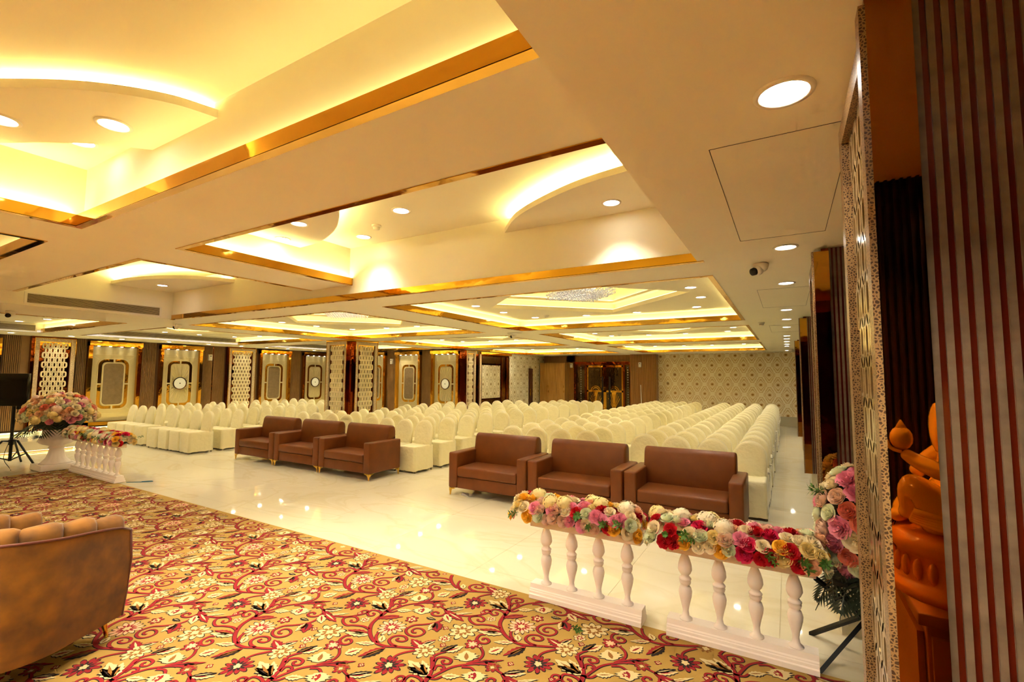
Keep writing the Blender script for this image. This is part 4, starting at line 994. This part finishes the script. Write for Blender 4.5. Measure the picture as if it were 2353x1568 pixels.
# ---- urn with bouquet
ux, uy = -11.62, 3.36
e = empty('flower_urn', (ux,uy,.0145), 'tall white plaster urn on a square foot beside the balustrade','urn')
MB().box(-.27,.27,-.27,.27,.0,.10).build('foot', M['plaster'], e, bevel=.008)
fl_ = lambda a, z: .05*math.cos(a*14) if .44 < z < .53 else (.02*math.cos(a*14) if .53 <= z < .58 or .12 < z < .3 else 0)
MB().lathe([(.23,.10),(.2,.13),(.14,.20),(.115,.28),(.10,.36),(.115,.37),(.115,.39),(.10,.40),(.105,.42),(.19,.45),(.235,.48),(.255,.52),(.25,.55),(.215,.575),(.205,.60),(.21,.70),(.225,.82),(.24,.86),(.225,.86),(.2,.80)],56,flute=fl_).build('body', M['plaster'], e, True)
e = empty('flower_bouquet', (ux,uy,.875), 'big dome of cream, peach and pink roses with palm leaves in the urn','bouquet')
MB().ball((0,0,.12),.42,16,8,(1,1,.75)).build('floral_foam', M['leafdark'], e, True)
rnd = random.Random(21); n = 150
for i in range(n):
    z = 1-1.12*(i+.5)/n; a = i*2.39996; q = math.sqrt(max(0,1-z*z)); p = Vector((q*math.cos(a)*.54, q*math.sin(a)*.5, .08+z*.40))
    nrm = Vector((q*math.cos(a),q*math.sin(a),z+.2)).normalized(); t = rnd.random()
    col = rnd.choices(('cream','butter','peach','pale','pink','coral','blush','yellow'),(30,18,15,8,10,8,14,3))[0]
    kind = 'hydrangea' if col in ('blush','butter') and t < .5 else ('carnation' if col == 'pink' else 'rose')
    bloom(e, p+nrm*rnd.uniform(-.03,.02), nrm, rnd.uniform(.055,.068)*(1.2 if kind == 'hydrangea' else 1), kind, col, rnd)
for a in (-2.6,-2.0,-1.35,-.7,.1,2.9): palm(e, (.24*math.cos(a),.24*math.sin(a),.04), (0,.7,a), .52)
# ---- bouquet on folding stand by the mirrored pillar
fx, fy = .36, 3.72
e = empty('flower_stand', (fx,fy,0), 'black folding metal flower stand beside the second mirrored pillar','stand')
for p, q in (((-.28,.22,.0),(.25,-.12,.50)),((.28,.22,.0),(-.25,-.12,.50)),((-.25,-.25,0),(.2,.1,.5)),((.25,-.25,0),(-.2,.1,.5))):
    MB().tube([p,q],.016,4).build('leg', M['black'], e)
MB().box(-.16,.16,-.16,.16,.49,.51).build('tray', M['black'], e)
e = empty('flower_bouquet', (fx,fy,.51), 'tall pink and white rose bouquet with palm leaves by the mirrored pillar','bouquet')
MB().ball((0,0,.30),.17,12,8,(1,1,1.8)).build('floral_foam', M['leafdark'], e, True)
rnd = random.Random(5); n = 80
for i in range(n):
    z = 1-1.9*(i+.5)/n; a = i*2.39996; q = math.sqrt(max(0,1-z*z)); p = Vector((q*math.cos(a)*.205, q*math.sin(a)*.205, .33+z*.34)); nrm = Vector((q*math.cos(a),q*math.sin(a),z*.7+.15)).normalized()
    col = rnd.choices(('pink','coral','pale','cream','blush','butter'),(30,9,20,22,18,4))[0]
    bloom(e, p, nrm, rnd.uniform(.048,.062), 'carnation' if col == 'pink' else rnd.choice(('rose','peony')), col, rnd)
for a in (-2.7,-2.1,-1.5,-.8): palm(e, (.1*math.cos(a),.1*math.sin(a),.08), (0,.95,a), .34, half=.5)
for a, c in ((-2.9,'pink'),(2.8,'pale')): o = ob('leaf_sprig', SPRIG, e, loc=(-.16,-.05,.5)); o.rotation_euler = orient((-1,0,.3+a*.05),0); o.scale = (.12,)*3
# ---- display on tripod
e = empty('display_stand', (-12.66,3.01,0), 'black screen on a black tripod stand beside the urn','display')
MB().tube([(0,0,.1),(0,0,1.15)],.026,10).build('pole', M['black'], e); MB().tube([(0,0,.40),(0,0,.50)],.04,10).build('collar', M['black'], e)
for k in range(3):
    a = .5+2*PI*k/3; c, s = math.cos(a), math.sin(a)
    MB().tube([(.03*c,.03*s,.47),(.12*c,.12*s,.48),(.50*c,.50*s,.01)],.018,6).build('leg', M['black'], e); MB().tube([(.02*c,.02*s,.12),(.30*c,.30*s,.245)],.012,6).build('brace', M['black'], e)
MB().box(-.03,.03,-.03,.03,1.12,1.2).build('bracket', M['brass'], e)
Rz = Matrix.Rotation(.55,4,'Z')
m = MB(lambda x,y,z: Rz @ Vector((x,y,z))); m.box(-.62,.30,-.09,-.03,1.13,1.74); m.build('screen', M['screen'], e, bevel=.006)
MB(lambda x,y,z: Rz @ Vector((x,y,z))).box(.14,.18,-.1,-.04,1.07,1.13).build('foot', M['black'], e)
tag(MB().tube(cr([(-12.6,3.05,1.1),(-12.62,3.0,.6),(-12.55,2.9,.2),(-12.4,2.95,.01),(-12.1,2.9,.006)],6),.005,5).build('cable', M['black'], None, True),'thin dark cable hanging down the tripod stand','cable')
tag(MB().tube(cr([(-9.24,3.55,.006),(-9.15,3.62,.006),(-9.02,3.72,.008),(-8.97,3.80,.006),(-9.03,3.80,.006),(-9.1,3.70,.006)],6),.006,5).build('loose_wire', M['wire'], None, True),'short blue wire looped on the marble by the far balustrade','wire')
# ---- ochre velvet tub armchair
vx, vy = -3.99, .93
e = empty('velvet_armchair', (vx,vy,.016), 'ochre velvet tub armchair with channelled back on the carpet','armchair', rz=.45)
def ushape(off, n=26):
    # open towards +Y: straight arms joined by a half circle
    R_ = .385-off; pts = []
    for k in range(7): pts.append((R_, .47-.42*k/6))
    for k in range(1, n): a = -PI*k/n; pts.append((R_*math.cos(a), .05+R_*.95*math.sin(a)))
    for k in range(7): pts.append((-R_, .05+.42*k/6))
    return pts
O_ = ushape(0); I_ = ushape(.13); N_ = len(O_)
def rim(i): t = i/(N_-1); return .72+.13*math.sin(PI*t)**.6
m = MB(); rings = []
m.loft([[(a*.97,b*.97+.01,.14) for a,b in O_],[(a*1.01,b*1.01,.3) for a,b in O_],[(a*1.02,b*1.02,.5) for a,b in O_],[(O_[i][0],O_[i][1],rim(i)-.03) for i in range(N_)]],False,False,False)
m.build('shell', M['velvet'], e, True)
M2 = MB(); M2.loft([[(a*.97,b*.97+.01,.14) for a,b in O_],[(a,b,.14) for a,b in I_]],False,False,False); M2.build('underside', M['velvet'], e)
m = MB(); P = [(O_[i][0],O_[i][1],rim(i)-.03) for i in range(N_)]; m.tube(P,.008,6); m.tube([P[0],(O_[0][0]*1.02,O_[0][1]*1.02,.5),(O_[0][0]*.97,O_[0][1]*.97,.14)],.008,6); m.tube([P[-1],(O_[-1][0]*1.02,O_[-1][1]*1.02,.5),(O_[-1][0]*.97,O_[-1][1]*.97,.14)],.008,6)
m.build('piping', M['piping'], e, True)
def resample(pts, d):
    P = [Vector((*p,0)) for p in pts]; L_ = [0]
    for a, b in zip(P, P[1:]): L_.append(L_[-1]+(b-a).length)
    n_ = round(L_[-1]/d); out = []
    for k in range(n_+1):
        s = L_[-1]*k/n_; j = max(0, min(len(P)-2, next((q for q in range(len(P)-1) if L_[q+1] >= s-1e-9), len(P)-2))); t = (s-L_[j])/max(L_[j+1]-L_[j],1e-9); out.append((P[j].lerp(P[j+1],t), s/L_[-1]))
    return out
C_ = resample(ushape(.085), .20)
for (p, t0), (q, t1) in zip(C_, C_[1:]):
    tt = (t0+t1)/2; h = .72+.13*math.sin(PI*tt)**.6; mid = (p+q)/2; d = (q-p).normalized(); n_ = Vector((d.y,-d.x,0)); n_ = n_ if n_.dot(-mid+Vector((0,.05,0))) > 0 else -n_
    w_ = (q-p).length/2*1.06; m = MB(); R_ = []
    for zz, th, ins in ((.40,.05,.03),(.5,.06,.02),(h-.12,.068,.0),(h-.05,.07,0),(h-.015,.066,0),(h+.012,.05,.005),(h+.026,.022,.01)):
        c = mid+n_*ins; R_.append([tuple(c+d*w_*(1 if th > .03 else .75)*math.copysign(abs(math.cos(2*PI*k/16))**.55,math.cos(2*PI*k/16))+n_*th*math.sin(2*PI*k/16)+Vector((0,0,zz))) for k in range(16)])
    m.loft(R_); m.build('channel', M['velvet'], e, True)
m = MB(); m.prism([(a*1.02,b) for a,b in ushape(.13)],.30,.43); m.build('seat_cushion', M['velvet'], e, bevel=.03, seg=3)
m = MB(); m.prism([(a,b) for a,b in ushape(.04)],.14,.30); m.build('seat_base', M['velvet'], e)
for x, y in ((.27,.42),(-.27,.42),(.22,-.16),(-.22,-.16)): MB().tube([(x,y,.15),(x*1.06,y*1.06,0)],[.02,.010],10).build('leg', M['brass'], e)
# ---- wardrobe by the end wall
e = empty('wardrobe', (-9.2,19.4,0), 'oak veneer wardrobe with upper and lower doors by the end wall','wardrobe')
MB().box(-.62,.62,.0,.46,0,2.36).build('body', M['wood'], e)
for z0, z1 in ((.05,1.16),(1.18,2.34)):
    for k in range(3):
        d_ = MB().box(-.61+k*.408,-.61+k*.408+.402,-.02,-.001,z0,z1).build('door', M['wood'], e)
        xh = -.61+k*.408+(.37 if k % 2 == 0 else .03); MB().box(xh-.008,xh+.008,-.04,-.02,1.02 if z0 < 1 else 1.25,1.12 if z0 < 1 else 1.36).build('handle', M['brass'], d_)
tag(MB().tube([(-5.17,19.40,0),(-5.22,19.48,1.42)],.018,8).build('pole', M['white'], None, True),'thin white pole leaning on the slatted wood box beside the doors','pole')
downlight(.1,.55,Z_LOW,'added unseen light over the oak side cabinet to brighten the statue',watt=DOWN_W*11)  # extra lamp out of view, added to light up the mirrored statue
# ---- cabinet and statue that the first pillar's mirror shows
e = empty('side_cabinet', (.62,.45,0), 'oak side cabinet reflected in the dark mirror strip of the pillar','cabinet')
MB().box(-.30,.3,-.42,.5,0,1.05).build('body', M['counter'], e, bevel=.004); MB().box(-.32,.31,-.44,.52,1.05,1.085).build('top', M['counter'], e, bevel=.004)
for y0 in (-.40,.05):
    d_ = MB().box(-.318,-.302,y0,y0+.43,.05,1.02).build('door', M['counter'], e); yh = y0+.38 if y0 < 0 else y0+.05
    MB().tube(cr([(-.32,yh,.75),(-.35,yh,.76),(-.35,yh,.90),(-.32,yh,.91)],4),.006,6).build('handle', M['brass'], d_, True)
for y0 in (-.28,.27):
    dn = MB().box(y0-.24,y0+.24,.502,.516,.05,1.02)
for x0 in (-.29,.01):
    d_ = MB().box(x0,x0+.28,.502,.518,.05,1.02).build('door', M['counter'], e); xh = x0+.05 if x0 > -.1 else x0+.23
    MB().tube(cr([(xh,.52,.72),(xh,.55,.73),(xh,.55,.9),(xh,.52,.91)],4),.006,6).build('handle', M['brass'], d_, True)
sx, sy, sz = .47, .74, 1.085
e = empty('statue', (sx,sy,sz), 'glossy amber seated figure statue reflected in the pillar mirror','statue')
MB().lathe([(.20,0),(.205,.03),(.19,.04),(.185,.05),(.18,.12),(.19,.13),(.2,.15),(.195,.175),(.17,.19),(.05,.195)],40).build('base', M['statuedark'], e, True)
m = MB()
for k in range(28):
    a = 2*PI*k/28; m.ball((.184*math.cos(a),.184*math.sin(a),.085),.014,6,6,(1,1,2.3))
m.build('base_reliefs', M['statuedark'], e, True)
def skin(name, V_, E_, R_, mat, parent, lvl=2):
    me = bpy.data.meshes.new(name); me.from_pydata(V_, E_, []); me.materials.append(mat); me.update()
    o = ob(name, me, parent); md = o.modifiers.new('skin','SKIN'); md.use_smooth_shade = True
    if not me.skin_vertices: me.attributes.new if False else None
    sv = me.skin_vertices[0].data if me.skin_vertices else None
    if sv is None: return o
    for i, r in enumerate(R_): sv[i].radius = (r, r); sv[i].use_root = (i == 0)
    s = o.modifiers.new('sub','SUBSURF'); s.levels = lvl; s.render_levels = lvl; return o
V_ = [(.03,0,.25),(.02,0,.34),(.02,0,.43),(.01,0,.50),(0,0,.56),(0,0,.63), # pelvis..head
      (-.02,.11,.45),(-.07,.17,.38),(-.13,.13,.41),(-.165,.10,.435),          # arm raised with palm
      (.02,-.10,.45),(-.06,-.15,.38),(-.10,-.13,.33),
      (-.06,.10,.25),(-.155,.10,.345),(-.14,.06,.25),(-.165,.03,.225),       # raised knee leg
      (-.05,-.10,.24),(-.12,-.14,.23),(-.15,-.04,.22),(-.18,.02,.215)]
E_ = [(0,1),(1,2),(2,3),(3,4),(4,5),(2,6),(6,7),(7,8),(8,9),(2,10),(10,11),(11,12),(0,13),(13,14),(14,15),(15,16),(0,17),(17,18),(18,19),(19,20)]
R_ = [.085,.095,.085,.045,.055,.05,.045,.032,.024,.018,.045,.032,.024,.062,.05,.032,.02,.062,.048,.03,.02]
class _B: pass
me = bpy.data.meshes.new('figure'); me.from_pydata(V_, E_, []); me.materials.append(M['statue'])
fg = ob('figure', me, e); md = fg.modifiers.new('skin','SKIN'); md.use_smooth_shade = True
if me.skin_vertices:
    for i, r in enumerate(R_): me.skin_vertices[0].data[i].radius = (r, r)
    me.skin_vertices[0].data[0].use_root = True
s = fg.modifiers.new('sub','SUBSURF'); s.levels = 2; s.render_levels = 2
for sgn in (1,-1): MB().ball((-.035,sgn*.10,.50),.075,12,8,(.3,.8,1.15)).build('ear', M['statue'], e, True)
m = MB().ball((-.165,.10,.478),.03,14,8,(1,1,1.25)); m.tube([(-.165,.10,.505),(-.165,.10,.535)],[.018,.002],10); m.build('lotus_bud', M['statue'], e, True)
for k in range(5): MB().tube(cr([(-.17,.083+.009*k,.437),(-.196,.080+.010*k,.448),(-.207,.083+.009*k,.476)],3),[.006]*6+[.004],6).build('finger', M['statue'], e, True)
m = MB(); m.ball((.02,0,.30),.12,16,8,(1.1,1.2,.45))
for q_ in range(5): m.tube(cr([(-.15,.13-.01*q_,.262-.008*q_),(-.08,.15,.25-.008*q_),(.02,.16,.245-.006*q_)],4),.011,6)

m.tube(cr([(-.05,.13,.22),(-.10,.05,.205),(-.05,-.14,.21),(.06,-.15,.22)],5),.022,8); m.build('robe', M['statue'], e, True)
MB().tube([(-.165,.0,.23),(-.185,-.01,.17),(-.19,-.01,.08)],[.012,.018,.004],8).build('tassel', M['statuedark'], e, True)
# tiny sprig dropped on the carpet
o = ob('fallen_sprig', SPRIG, None, loc=(-1.32,3.13,.036)); o.rotation_euler = (1.45,0,.9); o.scale = (.08,)*3; tag(o,'tiny green sprig dropped on the carpet by the balustrade','leaf')

for k in ('lens','smallspot','medal','crystal'): M[k].cycles.emission_sampling = 'NONE'
